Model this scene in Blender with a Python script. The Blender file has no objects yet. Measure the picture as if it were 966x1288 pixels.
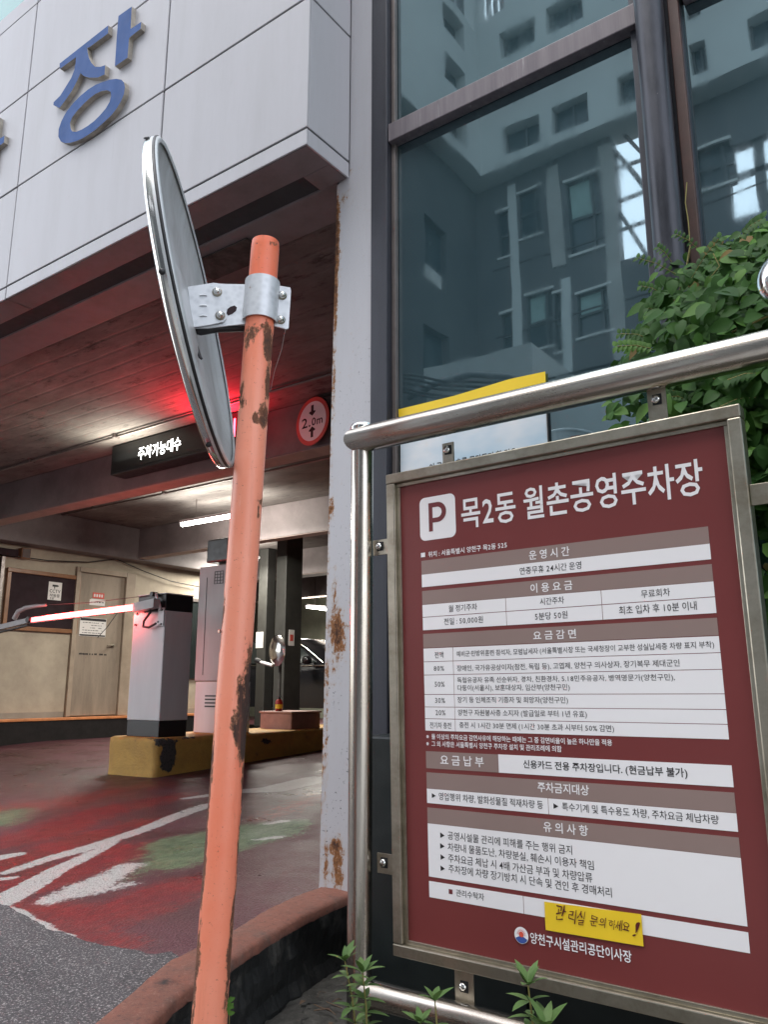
import bpy, bmesh, math, random
from mathutils import Vector, Matrix, noise
random.seed(7)
scene = bpy.context.scene
COL = scene.collection
rad = math.radians
# ---------------------------------------------------------------- camera
EYE = 1.0
YAW, PITCH, ROLL = -0.6275022569900184, 0.2161779784987413, 0.00017347
cy, sy = math.cos(YAW), math.sin(YAW)
FWD = Vector((sy*math.cos(PITCH), cy*math.cos(PITCH), math.sin(PITCH)))
RIGHT = Vector((cy, -sy, 0.0)); UP = RIGHT.cross(FWD)
cam_data = bpy.data.cameras.new('camera')
cam_data.sensor_fit = 'HORIZONTAL'; cam_data.sensor_width = 36.0
cam_data.lens = 1010.0/966.0*36.0
cam_data.clip_start = 0.05; cam_data.clip_end = 1000
cam = bpy.data.objects.new('camera', cam_data); COL.objects.link(cam)
cam.matrix_world = Matrix(((RIGHT.x, UP.x, -FWD.x, 0), (RIGHT.y, UP.y, -FWD.y, 0), (RIGHT.z, UP.z, -FWD.z, EYE), (0, 0, 0, 1)))
scene.camera = cam
# ---------------------------------------------------------------- sky and sun
world = bpy.data.worlds.new('World'); scene.world = world; world.use_nodes = True
wt = world.node_tree; wt.nodes.clear()
sky = wt.nodes.new('ShaderNodeTexSky'); sky.sky_type = 'NISHITA'; sky.sun_disc = False
SUN_EL, SUN_AZ = rad(66), rad(196)      # azimuth measured clockwise from +Y
sky.sun_elevation = SUN_EL; sky.sun_rotation = SUN_AZ
sky.air_density = 1.0; sky.dust_density = 1.0; sky.ozone_density = 1.0
hs = wt.nodes.new('ShaderNodeHueSaturation'); hs.inputs['Saturation'].default_value = 0.28
bg = wt.nodes.new('ShaderNodeBackground'); bg.inputs['Strength'].default_value = 0.15
wo = wt.nodes.new('ShaderNodeOutputWorld')
wt.links.new(sky.outputs[0], hs.inputs['Color']); wt.links.new(hs.outputs[0], bg.inputs[0]); wt.links.new(bg.outputs[0], wo.inputs[0])
sun_d = bpy.data.lights.new('sun', 'SUN'); sun_d.energy = 0.55; sun_d.angle = rad(40); sun_d.color = (1.0, 0.97, 0.93)
sun = bpy.data.objects.new('sun', sun_d); COL.objects.link(sun)
sdir = Vector((math.sin(SUN_AZ)*math.cos(SUN_EL), math.cos(SUN_AZ)*math.cos(SUN_EL), math.sin(SUN_EL)))
sun.rotation_euler = (-sdir).to_track_quat('-Z', 'Y').to_euler()
scene.view_settings.view_transform = 'Standard'; scene.view_settings.look = 'None'
scene.view_settings.exposure = 1.9; scene.view_settings.gamma = 1.0
scene.cycles.max_bounces = 8
scene.cycles.use_denoising = True

# ---------------------------------------------------------------- places seen from the standpoint
def ray(px, py):
    return RIGHT*(px-483) - UP*(py-644) + FWD*1010
def onY(px, py, v):
    d = ray(px, py); p = d*(v/d.y); return Vector((p.x, p.y, p.z+EYE))
def onX(px, py, v):
    d = ray(px, py); p = d*(v/d.x); return Vector((p.x, p.y, p.z+EYE))
def onZ(px, py, v):
    d = ray(px, py); p = d*((v-EYE)/d.z); return Vector((p.x, p.y, p.z+EYE))
def deep(px, py, z):
    d = ray(px, py)*(z/1010); return Vector((d.x, d.y, d.z+EYE))

# ---------------------------------------------------------------- materials
class NT:
    def __init__(s, name):
        s.m = bpy.data.materials.new(name); s.m.use_nodes = True; s.t = s.m.node_tree
        s.b = s.t.nodes['Principled BSDF']; s.co = s.t.nodes.new('ShaderNodeTexCoord').outputs['Object']
    def n(s, kind, **kw):
        x = s.t.nodes.new(kind)
        for k, v in kw.items(): setattr(x, k, v)
        return x
    def put(s, sock, v):
        if hasattr(v, 'is_output') or isinstance(v, bpy.types.NodeSocket): s.t.links.new(v, sock)
        else:
            if isinstance(v, (tuple, list)) and len(v) == 3 and sock.type == 'RGBA': v = (*v, 1)
            sock.default_value = v
    def mapping(s, scale=(1, 1, 1), rot=(0, 0, 0)):
        x = s.n('ShaderNodeMapping'); s.put(x.inputs['Vector'], s.co); x.inputs['Scale'].default_value = scale; x.inputs['Rotation'].default_value = rot
        return x.outputs[0]
    def noise(s, scale, detail=4, rough=0.6, vec=None, dist=0.0):
        x = s.n('ShaderNodeTexNoise'); s.put(x.inputs['Vector'], vec or s.co); x.inputs['Scale'].default_value = scale
        x.inputs['Detail'].default_value = detail; x.inputs['Roughness'].default_value = rough; x.inputs['Distortion'].default_value = dist
        return x.outputs[0]
    def voronoi(s, scale, vec=None, feature='F1'):
        x = s.n('ShaderNodeTexVoronoi', feature=feature); s.put(x.inputs['Vector'], vec or s.co); x.inputs['Scale'].default_value = scale
        return x.outputs['Distance']
    def ramp(s, v, lo, hi, a=0.0, b=1.0, smooth=False):
        x = s.n('ShaderNodeMapRange', interpolation_type='SMOOTHSTEP' if smooth else 'LINEAR'); s.put(x.inputs[0], v)
        x.inputs[1].default_value = lo; x.inputs[2].default_value = hi; x.inputs[3].default_value = a; x.inputs[4].default_value = b
        return x.outputs[0]
    def mix(s, f, a, b):
        x = s.n('ShaderNodeMix', data_type='RGBA'); s.put(x.inputs[0], f); s.put(x.inputs[6], a); s.put(x.inputs[7], b); return x.outputs[2]
    def math(s, op, a, b=0.0):
        x = s.n('ShaderNodeMath', operation=op); s.put(x.inputs[0], a); s.put(x.inputs[1], b); return x.outputs[0]
    def attr(s, name):
        x = s.n('ShaderNodeAttribute'); x.attribute_name = name; return x.outputs['Fac']
    def bump(s, h, strength=0.3, dist=0.01):
        x = s.n('ShaderNodeBump'); s.put(x.inputs['Height'], h); x.inputs['Strength'].default_value = strength; x.inputs['Distance'].default_value = dist
        s.t.links.new(x.outputs[0], s.b.inputs['Normal'])
    def base(s, c, rough=0.5, metal=0.0, spec=None):
        s.put(s.b.inputs['Base Color'], c); s.put(s.b.inputs['Roughness'], rough); s.put(s.b.inputs['Metallic'], metal)
        if spec is not None: s.put(s.b.inputs['Specular IOR Level'], spec)
        return s.m

def mat_plain(name, col, rough=0.5, metal=0.0, var=0.15, scale=6, bump=0.0, spec=None, streak=False):
    t = NT(name); v = t.mapping((1, 1, .12)) if streak else None
    f = t.ramp(t.noise(scale, 6, .65, v), .3, .72)
    dark = tuple(c*(1-var) for c in col); lite = tuple(min(1, c*(1+var*.6)) for c in col)
    c = t.mix(f, dark, lite)
    if bump: t.bump(t.noise(scale*25, 4, .6), bump, .004)
    r = t.ramp(t.noise(scale*3, 3), .3, .7, max(0, rough-.07), min(1, rough+.07))
    return t.base(c, r, metal, spec)
def mat_emit(name, col, strength):
    t = NT(name); t.put(t.b.inputs['Emission Color'], col); t.b.inputs['Emission Strength'].default_value = strength
    return t.base(col, .4)
M = {}
def grime(t, col, dirt, scale=3, lo=.45, hi=.75, streak=True, amt=1.0):
    v = t.mapping((2.2, 2.2, .35)) if streak else None
    f = t.math('MULTIPLY', t.ramp(t.noise(scale, 7, .7, v), lo, hi), amt)
    return t.mix(f, col, dirt)
# aluminium cladding
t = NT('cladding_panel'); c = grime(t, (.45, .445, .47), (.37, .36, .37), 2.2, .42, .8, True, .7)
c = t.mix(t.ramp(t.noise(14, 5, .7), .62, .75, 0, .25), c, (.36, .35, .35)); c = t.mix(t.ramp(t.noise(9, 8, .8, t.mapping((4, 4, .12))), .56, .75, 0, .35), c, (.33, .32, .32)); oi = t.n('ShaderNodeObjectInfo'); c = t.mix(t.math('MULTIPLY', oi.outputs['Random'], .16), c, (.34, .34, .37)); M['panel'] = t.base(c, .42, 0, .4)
M['rust_plate'] = mat_plain('rusty_soffit_plate', (.075, .06, .055), .8, 0, .7, 14)
M['joint'] = mat_plain('joint_sealant', (.05, .05, .055), .8)
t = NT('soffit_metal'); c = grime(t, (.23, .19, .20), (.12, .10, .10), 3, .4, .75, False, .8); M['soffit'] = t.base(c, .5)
# board marked concrete ceiling
t = NT('ceiling_concrete')
v = t.mapping((.9, 1.9, 1)); f = t.noise(3, 8, .72, v); g = t.noise(1.1, 5, .6)
c = t.mix(t.ramp(f, .35, .7), (.165, .155, .148), (.27, .25, .235)); c = t.mix(t.ramp(g, .42, .7, 0, .75), c, (.13, .105, .10))
c = t.mix(t.ramp(t.noise(5, 8, .75, t.mapping((.7, 2, 1))), .56, .68, 0, .85), c, (.05, .045, .04))
w = t.n('ShaderNodeTexWave', wave_type='BANDS', bands_direction='Y'); t.put(w.inputs['Vector'], t.co); w.inputs['Scale'].default_value = 1.9; w.inputs['Distortion'].default_value = .6; w.inputs['Detail'].default_value = 2
c = t.mix(t.ramp(w.outputs[1], 0, .03, .13, 0), c, (.08, .07, .065))
t.bump(t.math('ADD', f, t.math('MULTIPLY', t.ramp(w.outputs[1], 0, .1), .3)), .35, .02); M['ceiling'] = t.base(c, .85, 0, .2)
t = NT('beam_paint'); c = grime(t, (.20, .17, .17), (.11, .09, .09), 2.5, .4, .75, False, .9); t.bump(t.noise(9, 6), .3, .01); M['beam'] = t.base(c, .6)
t = NT('beam_underside_paint'); c = grime(t, (.42, .33, .29), (.24, .18, .16), 4, .45, .75, False, .8); M['beam_under'] = t.base(c, .6)
# plaster of the side wall
t = NT('plaster_wall'); z = t.n('ShaderNodeSeparateXYZ'); t.put(z.inputs[0], t.co)
up = t.mix(t.ramp(t.noise(2.5, 7, .7), .35, .75), (.46, .40, .31), (.32, .27, .21)); lowc = t.mix(t.ramp(t.noise(3, 7, .7), .3, .75), (.32, .295, .25), (.22, .20, .17))
edge = t.math('ADD', z.outputs[2], t.math('MULTIPLY', t.noise(6, 3), .015))
c = t.mix(t.ramp(edge, .70, .712), lowc, up); c = t.mix(t.ramp(t.noise(20, 6, .8), .64, .7, 0, .6), c, (.12, .10, .08)); M['plaster'] = t.base(c, .75)
M['door'] = None
t = NT('door_paint'); c = grime(t, (.33, .27, .21), (.19, .155, .12), 2.5, .4, .75, True, 1); c = t.mix(t.ramp(t.noise(18, 6, .8), .63, .7, 0, .7), c, (.07, .055, .045)); M['door'] = t.base(c, .5)
M['door_frame'] = mat_plain('door_frame_paint', (.36, .29, .22), .5, 0, .3, 3)
M['wood'] = mat_plain('varnished_wood', (.26, .12, .055), .4, 0, .3, 5)
M['felt'] = mat_plain('board_felt', (.022, .009, .013), .9, 0, .3, 3)
M['paper'] = mat_plain('paper', (.74, .72, .70), .6, 0, .05, 3)
M['ink'] = mat_plain('black_ink', (.018, .016, .018), .6, 0, .1, 3)
M['red_print'] = mat_plain('red_print', (.62, .10, .08), .5, 0, .1, 3)
# steel column with rust
def rusty(name, paint, dirt, k=1.0, chips=True):
    t = NT(name); a = t.attr('rust')
    n1 = t.noise(60, 8, .8, t.mapping((1, 1, .6))); n2 = t.noise(9, 6, .7)
    f = t.math('ADD', a, t.math('MULTIPLY', t.math('SUBTRACT', n1, .5), 2.3)); f = t.math('ADD', f, t.math('MULTIPLY', t.math('SUBTRACT', n2, .5), 1.0))
    m1 = t.ramp(f, .48, .56); m2 = t.ramp(f, .66, .9); halo = t.ramp(f, .25, .5, 0, .45)
    c = grime(t, paint, dirt, 3, .5, .8, True, .55)
    c = t.mix(halo, c, (.42, .27, .15)); c = t.mix(m1, c, t.mix(n2, (.22, .085, .03), (.36, .17, .07))); c = t.mix(m2, c, (.07, .03, .017))
    if chips:
        vv = t.ramp(t.noise(75, 5, .75), .60, .64); vv = t.math('MULTIPLY', vv, t.attr('chips')); c = t.mix(vv, c, (.035, .035, .04))
    t.bump(t.math('SUBTRACT', t.math('MULTIPLY', m2, n1), m1), .6, .003)
    return t.base(c, t.ramp(m1, 0, 1, .42, .9), 0, .35)
M['column'] = rusty('painted_steel_column', (.47, .465, .49), (.38, .37, .385))
M['mullion'] = mat_plain('dark_mullion', (.045, .047, .06), .45, .3, .35, 4, .1, None, True)
t = NT('transom_paint'); c = t.mix(t.ramp(t.noise(6, 7, .7, t.mapping((6, 6, .3))), .35, .7), (.10, .085, .10), (.17, .145, .16)); c = t.mix(t.ramp(t.noise(22, 5, .7, t.mapping((1.6, 1, .08))), .62, .7, 0, .6), c, (.34, .31, .33)); M['transom'] = t.base(c, .5, .1)
M['bead'] = mat_plain('bead_metal', (.22, .19, .18), .4, .5, .3, 5)
t = NT('dark_pipe'); n1 = t.noise(7, 6, .7, t.mapping((1, 1, .25))); c = t.mix(t.ramp(n1, .35, .7), (.018, .02, .026), (.06, .063, .08)); c = t.mix(t.ramp(t.noise(80, 3), .72, .76, 0, .8), c, (.35, .33, .33)); M['pipe'] = t.base(c, t.ramp(n1, .3, .7, .22, .5), .35)
M['brown'] = mat_plain('brown_flashing', (.075, .035, .028), .5, 0, .4, 6)
# reflective teal glass
t = NT('teal_glass'); c = t.mix(t.ramp(t.noise(2.2, 6, .6), .3, .75), (.022, .048, .060), (.045, .080, .092)); c = t.mix(t.ramp(t.noise(160, 3, .6), .73, .76, 0, .7), c, (.30, .34, .35)); c = t.mix(t.ramp(t.noise(4, 8, .8, t.mapping((3, 1, .25))), .55, .8, 0, .3), c, (.14, .17, .17))
t.base(c, .06, 0, .5); gl = t.n('ShaderNodeBsdfGlossy'); gl.inputs['Color'].default_value = (.50, .66, .72, 1); gl.inputs['Roughness'].default_value = .012
fr = t.n('ShaderNodeFresnel'); fr.inputs['IOR'].default_value = 1.6
mx = t.n('ShaderNodeMixShader'); t.put(mx.inputs[0], t.ramp(fr.outputs[0], 0, 1, .36, 1.0)); t.t.links.new(t.b.outputs[0], mx.inputs[1]); t.t.links.new(gl.outputs[0], mx.inputs[2])
dd = t.ramp(t.noise(5, 8, .8, t.mapping((1.5, 1, .5))), .45, .8, .010, .10); t.t.links.new(dd, gl.inputs['Roughness'])
bp = t.n('ShaderNodeBump'); t.put(bp.inputs['Height'], t.noise(1.6, 2)); bp.inputs['Strength'].default_value = .055; bp.inputs['Distance'].default_value = .02; t.t.links.new(bp.outputs[0], gl.inputs['Normal'])
t.t.links.new(mx.outputs[0], t.t.nodes['Material Output'].inputs[0]); M['glass'] = t.m
t = NT('pale_teal_glass'); M['teal'] = t.base(t.mix(t.noise(3, 5), (.14, .33, .31), (.20, .40, .38)), .15)
M['plinth'] = mat_plain('dark_plinth_stone', (.012, .016, .016), .35, 0, .4, 5)
# stainless steel
def steel(name, col, rough, grimec, amt, axis=(1, 1, 1)):
    t = NT(name); n1 = t.noise(7, 7, .7, t.mapping(axis)); n2 = t.noise(60, 4, .7, t.mapping((axis[0]*.2+.05, axis[1], axis[2])))
    c = t.mix(t.math('MULTIPLY', t.ramp(n1, .42, .75), amt), col, grimec); c = t.mix(t.ramp(n2, .6, .75, 0, .25), c, tuple(x*.55 for x in col))
    t.bump(n2, .04, .001)
    return t.base(c, t.ramp(n1, .3, .7, rough, rough+.16), 1.0)
M['steel'] = steel('brushed_stainless', (.56, .52, .47), .19, (.24, .18, .13), .8)
M['steel_v'] = steel('brushed_stainless_post', (.56, .52, .47), .17, (.26, .20, .15), .75, (5, 5, .35))
M['steel'] = steel('brushed_stainless_rail', (.56, .52, .47), .17, (.24, .18, .13), .8, (.5, 4, 4))
M['frame_steel'] = steel('weathered_stainless', (.50, .46, .38), .30, (.21, .18, .13), .95)
M['chrome'] = steel('polished_stainless', (.78, .78, .76), .07, (.4, .36, .3), .3)
M['galv'] = None
t = NT('galvanised_plate'); n = t.voronoi(60); c = t.mix(t.ramp(n, 0, .6), (.50, .52, .55), (.62, .64, .67)); c = t.mix(t.ramp(t.noise(30, 6, .75), .66, .72, 0, .7), c, (.28, .14, .08)); M['galv'] = t.base(c, .42, .35)
t = NT('mirror_back_grey'); c = grime(t, (.60, .63, .65), (.36, .37, .37), 5, .42, .75, True, .9); c = t.mix(t.ramp(t.noise(90, 3), .7, .75, 0, .6), c, (.12, .10, .09)); M['mirror_back'] = t.base(c, .38, .2)
M['mirror'] = steel('mirror_face', (.74, .74, .72), .06, (.45, .42, .38), .5)
M['black'] = mat_plain('black_rubber', (.014, .014, .016), .5)
# orange pole
t = NT('orange_pole_paint'); a = t.attr('rust'); n1 = t.noise(42, 8, .78); n2 = t.noise(7, 6, .7)
n3 = t.noise(24, 8, .72, t.mapping((1, 1, .4)))
f = t.math('ADD', t.math('MULTIPLY', a, .76), t.math('MULTIPLY', t.math('SUBTRACT', n1, .5), 1.3)); f = t.math('ADD', f, t.math('MULTIPLY', t.math('SUBTRACT', n3, .5), 2.1))
c = t.mix(t.ramp(n2, .35, .7), (.80, .165, .075), (.82, .235, .135)); c = t.mix(t.ramp(t.noise(3.5, 5, .6), .52, .68, 0, .6), c, (.78, .13, .07))
c = t.mix(t.math('MULTIPLY', t.attr('fade'), .6), c, (.85, .42, .30)); c = t.mix(t.ramp(t.noise(110, 5, .8), .62, .67, 0, .8), c, (.30, .10, .06)); c = t.mix(t.ramp(t.noise(30, 6, .8, t.mapping((3, 3, .1))), .62, .70, 0, .45), c, (.86, .50, .40))
e1 = t.ramp(f, .49, .52); e2 = t.ramp(f, .56, .60)
c = t.mix(e1, c, (.45, .22, .13)); c = t.mix(e2, c, t.mix(t.ramp(n1, .35, .65), (.07, .04, .03), (.27, .10, .05))); c = t.mix(t.math('MULTIPLY', t.attr('dark'), t.ramp(f, .64, .7)), c, (.045, .025, .020)); c = t.mix(t.ramp(t.noise(11, 6, .7, t.mapping((3, 3, .12))), .55, .72, 0, .35), c, (.50, .14, .08))
t.bump(t.math('SUBTRACT', t.math('MULTIPLY', e2, t.math('MULTIPLY', n1, .6)), e1), .9, .0035); M['pole'] = t.base(c, t.ramp(e1, 0, 1, .36, .85), 0, .4)
# ground
t = NT('asphalt'); n1 = t.voronoi(150); n2 = t.noise(150, 3, .7); n3 = t.noise(3, 5)
c = t.mix(t.ramp(n3, .3, .7), (.055, .051, .054), (.080, .074, .077)); c = t.mix(t.ramp(n2, .55, .64, 0, .9), c, (.36, .33, .33)); c = t.mix(t.ramp(n2, .30, .45, .8, 0), c, (.02, .019, .021)); t.bump(t.math('ADD', n1, n2), .5, .004); M['asphalt'] = t.base(c, .82, 0, .3)
t = NT('painted_ramp'); n1 = t.voronoi(120); n2 = t.noise(105, 5, .8); n3 = t.noise(14, 8, .75, t.mapping((2.2, 1, 1), (0, 0, .75))); n4 = t.noise(2.0, 6, .65); n5 = t.noise(48, 8, .82)
def mask(name, k=.9, lo=.47, hi=.60):
    f = t.math('ADD', t.attr(name), t.math('MULTIPLY', t.math('SUBTRACT', n3, .5), k)); f = t.math('ADD', f, t.math('MULTIPLY', t.math('SUBTRACT', n5, .5), 1.5)); return t.ramp(f, lo, hi)
c = t.mix(t.ramp(n4, .35, .65), (.045, .012, .016), (.095, .030, .040))
c = t.mix(t.math('MULTIPLY', mask('red', 1.3, .38, .66), t.ramp(t.noise(5, 8, .75), .30, .55, .45, 1)), c, t.mix(t.ramp(n3, .3, .7), (.085, .006, .008), (.25, .013, .016)))
c = t.mix(mask('green', 1.1, .40, .64), c, t.mix(t.ramp(n3, .35, .65), (.035, .080, .038), (.15, .22, .12)))
c = t.mix(t.math('MULTIPLY', mask('grey', 1.3, .45, .75), .6), c, (.065, .055, .048))
c = t.mix(t.math('MULTIPLY', mask('white', .85, .46, .56), t.ramp(n2, .36, .46, .35, 1)), c, t.mix(n5, (.34, .34, .32), (.56, .56, .55)))
c = t.mix(t.ramp(n2, .58, .68, 0, .55), c, (.36, .28, .27)); c = t.mix(t.ramp(n2, .34, .46, .9, 0), c, (.010, .006, .007))
t.bump(t.math('ADD', n1, n2), .8, .006); M['ramp'] = t.base(c, t.ramp(n4, .35, .65, .26, .55), 0, .36)
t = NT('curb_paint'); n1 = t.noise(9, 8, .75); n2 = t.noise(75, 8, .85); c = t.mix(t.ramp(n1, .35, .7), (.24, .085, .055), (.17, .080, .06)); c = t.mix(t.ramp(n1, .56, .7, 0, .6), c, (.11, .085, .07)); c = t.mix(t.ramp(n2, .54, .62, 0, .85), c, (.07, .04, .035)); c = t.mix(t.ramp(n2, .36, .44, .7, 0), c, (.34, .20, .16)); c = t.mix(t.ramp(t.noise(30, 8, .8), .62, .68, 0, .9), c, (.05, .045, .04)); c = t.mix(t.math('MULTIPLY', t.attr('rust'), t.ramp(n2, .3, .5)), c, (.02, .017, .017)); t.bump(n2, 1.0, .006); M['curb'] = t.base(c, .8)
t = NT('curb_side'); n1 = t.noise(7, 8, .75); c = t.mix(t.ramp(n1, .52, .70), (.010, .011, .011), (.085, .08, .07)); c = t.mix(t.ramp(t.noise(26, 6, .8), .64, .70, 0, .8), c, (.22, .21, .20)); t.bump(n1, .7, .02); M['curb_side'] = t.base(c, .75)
t = NT('soil'); n1 = t.noise(18, 8, .75); c = t.mix(t.ramp(n1, .35, .7), (.035, .033, .029), (.11, .105, .092)); c = t.mix(t.ramp(t.noise(120, 4, .8), .6, .7, 0, .7), c, (.26, .25, .23)); t.bump(n1, .9, .03); M['soil'] = t.base(c, .95)
t = NT('yellow_island_paint'); n1 = t.noise(5, 8, .72); c = t.mix(t.ramp(n1, .4, .68), (.64, .37, .085), (.50, .28, .07)); c = t.mix(t.ramp(t.noise(40, 6, .8), .63, .7, 0, .7), c, (.12, .08, .04)); c = t.mix(t.ramp(n1, .60, .70, 0, .8), c, (.15, .10, .06))
f = t.math('ADD', t.attr('rust'), t.math('MULTIPLY', t.math('SUBTRACT', t.noise(16, 7, .75), .5), 1.0)); g = t.ramp(f, .48, .54); c = t.mix(g, c, t.mix(t.ramp(t.voronoi(70), .1, .5), (.012, .012, .013), (.07, .066, .062))); t.bump(t.math('ADD', t.math('ADD', n1, t.noise(60, 6, .8)), t.math('MULTIPLY', g, -1)), .7, .02); M['island'] = t.base(c, .6)
M['kerb_black'] = mat_plain('kerb_black', (.009, .007, .007), .9, 0, .5, 6)
M['kerb_orange'] = mat_plain('kerb_orange_edge', (.62, .24, .09), .6, 0, .3, 8)
M['white_metal'] = mat_plain('white_powder_coat', (.60, .59, .60), .38, 0, .10, 5, 0, None, True)
M['kiosk'] = mat_plain('kiosk_coat', (.40, .365, .37), .4, 0, .12, 4, 0, None, True)
M['black_metal'] = mat_plain('black_metal', (.016, .016, .018), .4)
M['grey_arm'] = mat_plain('grey_arm_paint', (.42, .40, .40), .4)
M['arm_led'] = mat_emit('arm_led', (1.0, .10, .10), 2.2)
M['arm_core'] = mat_emit('arm_led_core', (1.0, .42, .40), 3.0)
M['tube'] = mat_emit('fluorescent_tube', (1.0, .97, .88), 14)
M['led_white'] = mat_emit('led_white', (1, 1, .96), 2.2)
M['led_red'] = mat_emit('led_red', (1, .03, .05), 6)
M['led_case'] = mat_plain('led_case', (.010, .011, .012), .35)
M['pink_box'] = mat_plain('pink_planter_paint', (.40, .21, .17), .6, 0, .3, 7)
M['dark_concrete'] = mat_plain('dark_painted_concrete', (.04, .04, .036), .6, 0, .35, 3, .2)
M['back_wall'] = mat_plain('pale_back_wall', (.24, .25, .19), .7, 0, .3, 2)
M['car'] = mat_plain('black_car_paint', (.012, .012, .014), .12, 0, .1, 2)
M['car_glass'] = mat_plain('dark_car_glass', (.02, .025, .025), .05, 0, .1, 2)
M['extinguisher'] = mat_plain('extinguisher_red', (.45, .035, .025), .35)
M['yellow'] = mat_plain('yellow_tape', (.90, .62, .025), .45, 0, .06, 4)
M['blue'] = mat_plain('blue_letter_face', (.030, .088, .27), .6, 0, .18, 5, 0, .2)
M['letter_side'] = mat_plain('letter_return', (.42, .38, .33), .5, 0, .45, 14)
# board colours
t = NT('maroon_board'); c = t.mix(t.ramp(t.noise(1.5, 4), .3, .7), (.160, .031, .030), (.190, .038, .037)); M['maroon'] = t.base(c, .33, 0, .5)
M['taupe'] = mat_plain('taupe_print', (.28, .20, .18), .35, 0, .04, 2)
M['white_print'] = mat_plain('white_print', (.87, .85, .86), .35, 0, .03, 2)
M['black_print'] = mat_plain('black_print', (.02, .017, .018), .4, 0, .05, 2)
M['maroon_print'] = mat_plain('maroon_print', (.16, .028, .032), .4, 0, .05, 2)
M['pen'] = mat_plain('pen_ink', (.11, .012, .012), .5, 0, .2, 20)
M['sun_red'] = mat_plain('emblem_red', (.72, .10, .06), .4)
M['sun_blue'] = mat_plain('emblem_blue', (.05, .10, .35), .4)
# foliage
def leafmat(name, a, b, trans=.25):
    t = NT(name); oi = t.n('ShaderNodeObjectInfo'); g = t.n('ShaderNodeNewGeometry')
    r = t.math('ADD', t.math('MULTIPLY', oi.outputs['Random'], .5), t.math('MULTIPLY', g.outputs['Random Per Island'], .5))
    c = t.mix(r, a, b); c = t.mix(t.ramp(t.noise(40, 4), .4, .7, 0, .3), c, tuple(x*.6 for x in a))
    t.base(c, .55, 0, .18); tr = t.n('ShaderNodeBsdfTranslucent'); t.put(tr.inputs[0], t.mix(.5, c, (.10, .22, .02))); ms = t.n('ShaderNodeMixShader'); ms.inputs[0].default_value = trans
    t.t.links.new(t.b.outputs[0], ms.inputs[1]); t.t.links.new(tr.outputs[0], ms.inputs[2]); t.t.links.new(ms.outputs[0], t.t.nodes['Material Output'].inputs[0]); return t.m
M['leaf'] = leafmat('vine_leaf', (.016, .056, .010), (.052, .145, .018))
M['leaf_bright'] = leafmat('vine_leaf_bright', (.06, .15, .025), (.11, .22, .04))
M['leaf_dry'] = leafmat('vine_leaf_dry', (.16, .13, .03), (.20, .10, .035))
M['azalea'] = leafmat('azalea_leaf', (.06, .13, .035), (.14, .21, .075), .15)
M['stem'] = mat_plain('stem_green_brown', (.22, .19, .05), .6)
M['stem_brown'] = mat_plain('stem_brown', (.10, .06, .035), .7)
# opposite building
M['stucco'] = mat_plain('pale_stucco', (.52, .54, .53), .8, 0, .1, .4)
M['dark_clad'] = mat_plain('dark_cladding', (.09, .095, .10), .5, 0, .2, .4)
M['window_glass'] = mat_plain('window_glass', (.03, .05, .06), .06, 0, .2, 1)
M['curtain'] = mat_plain('curtain_cloth', (.30, .42, .40), .8, 0, .25, 2)
M['sill'] = mat_plain('pale_sill', (.6, .6, .58), .6)
M['concrete'] = mat_plain('pale_concrete', (.35, .35, .34), .8, 0, .2, .7)

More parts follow.
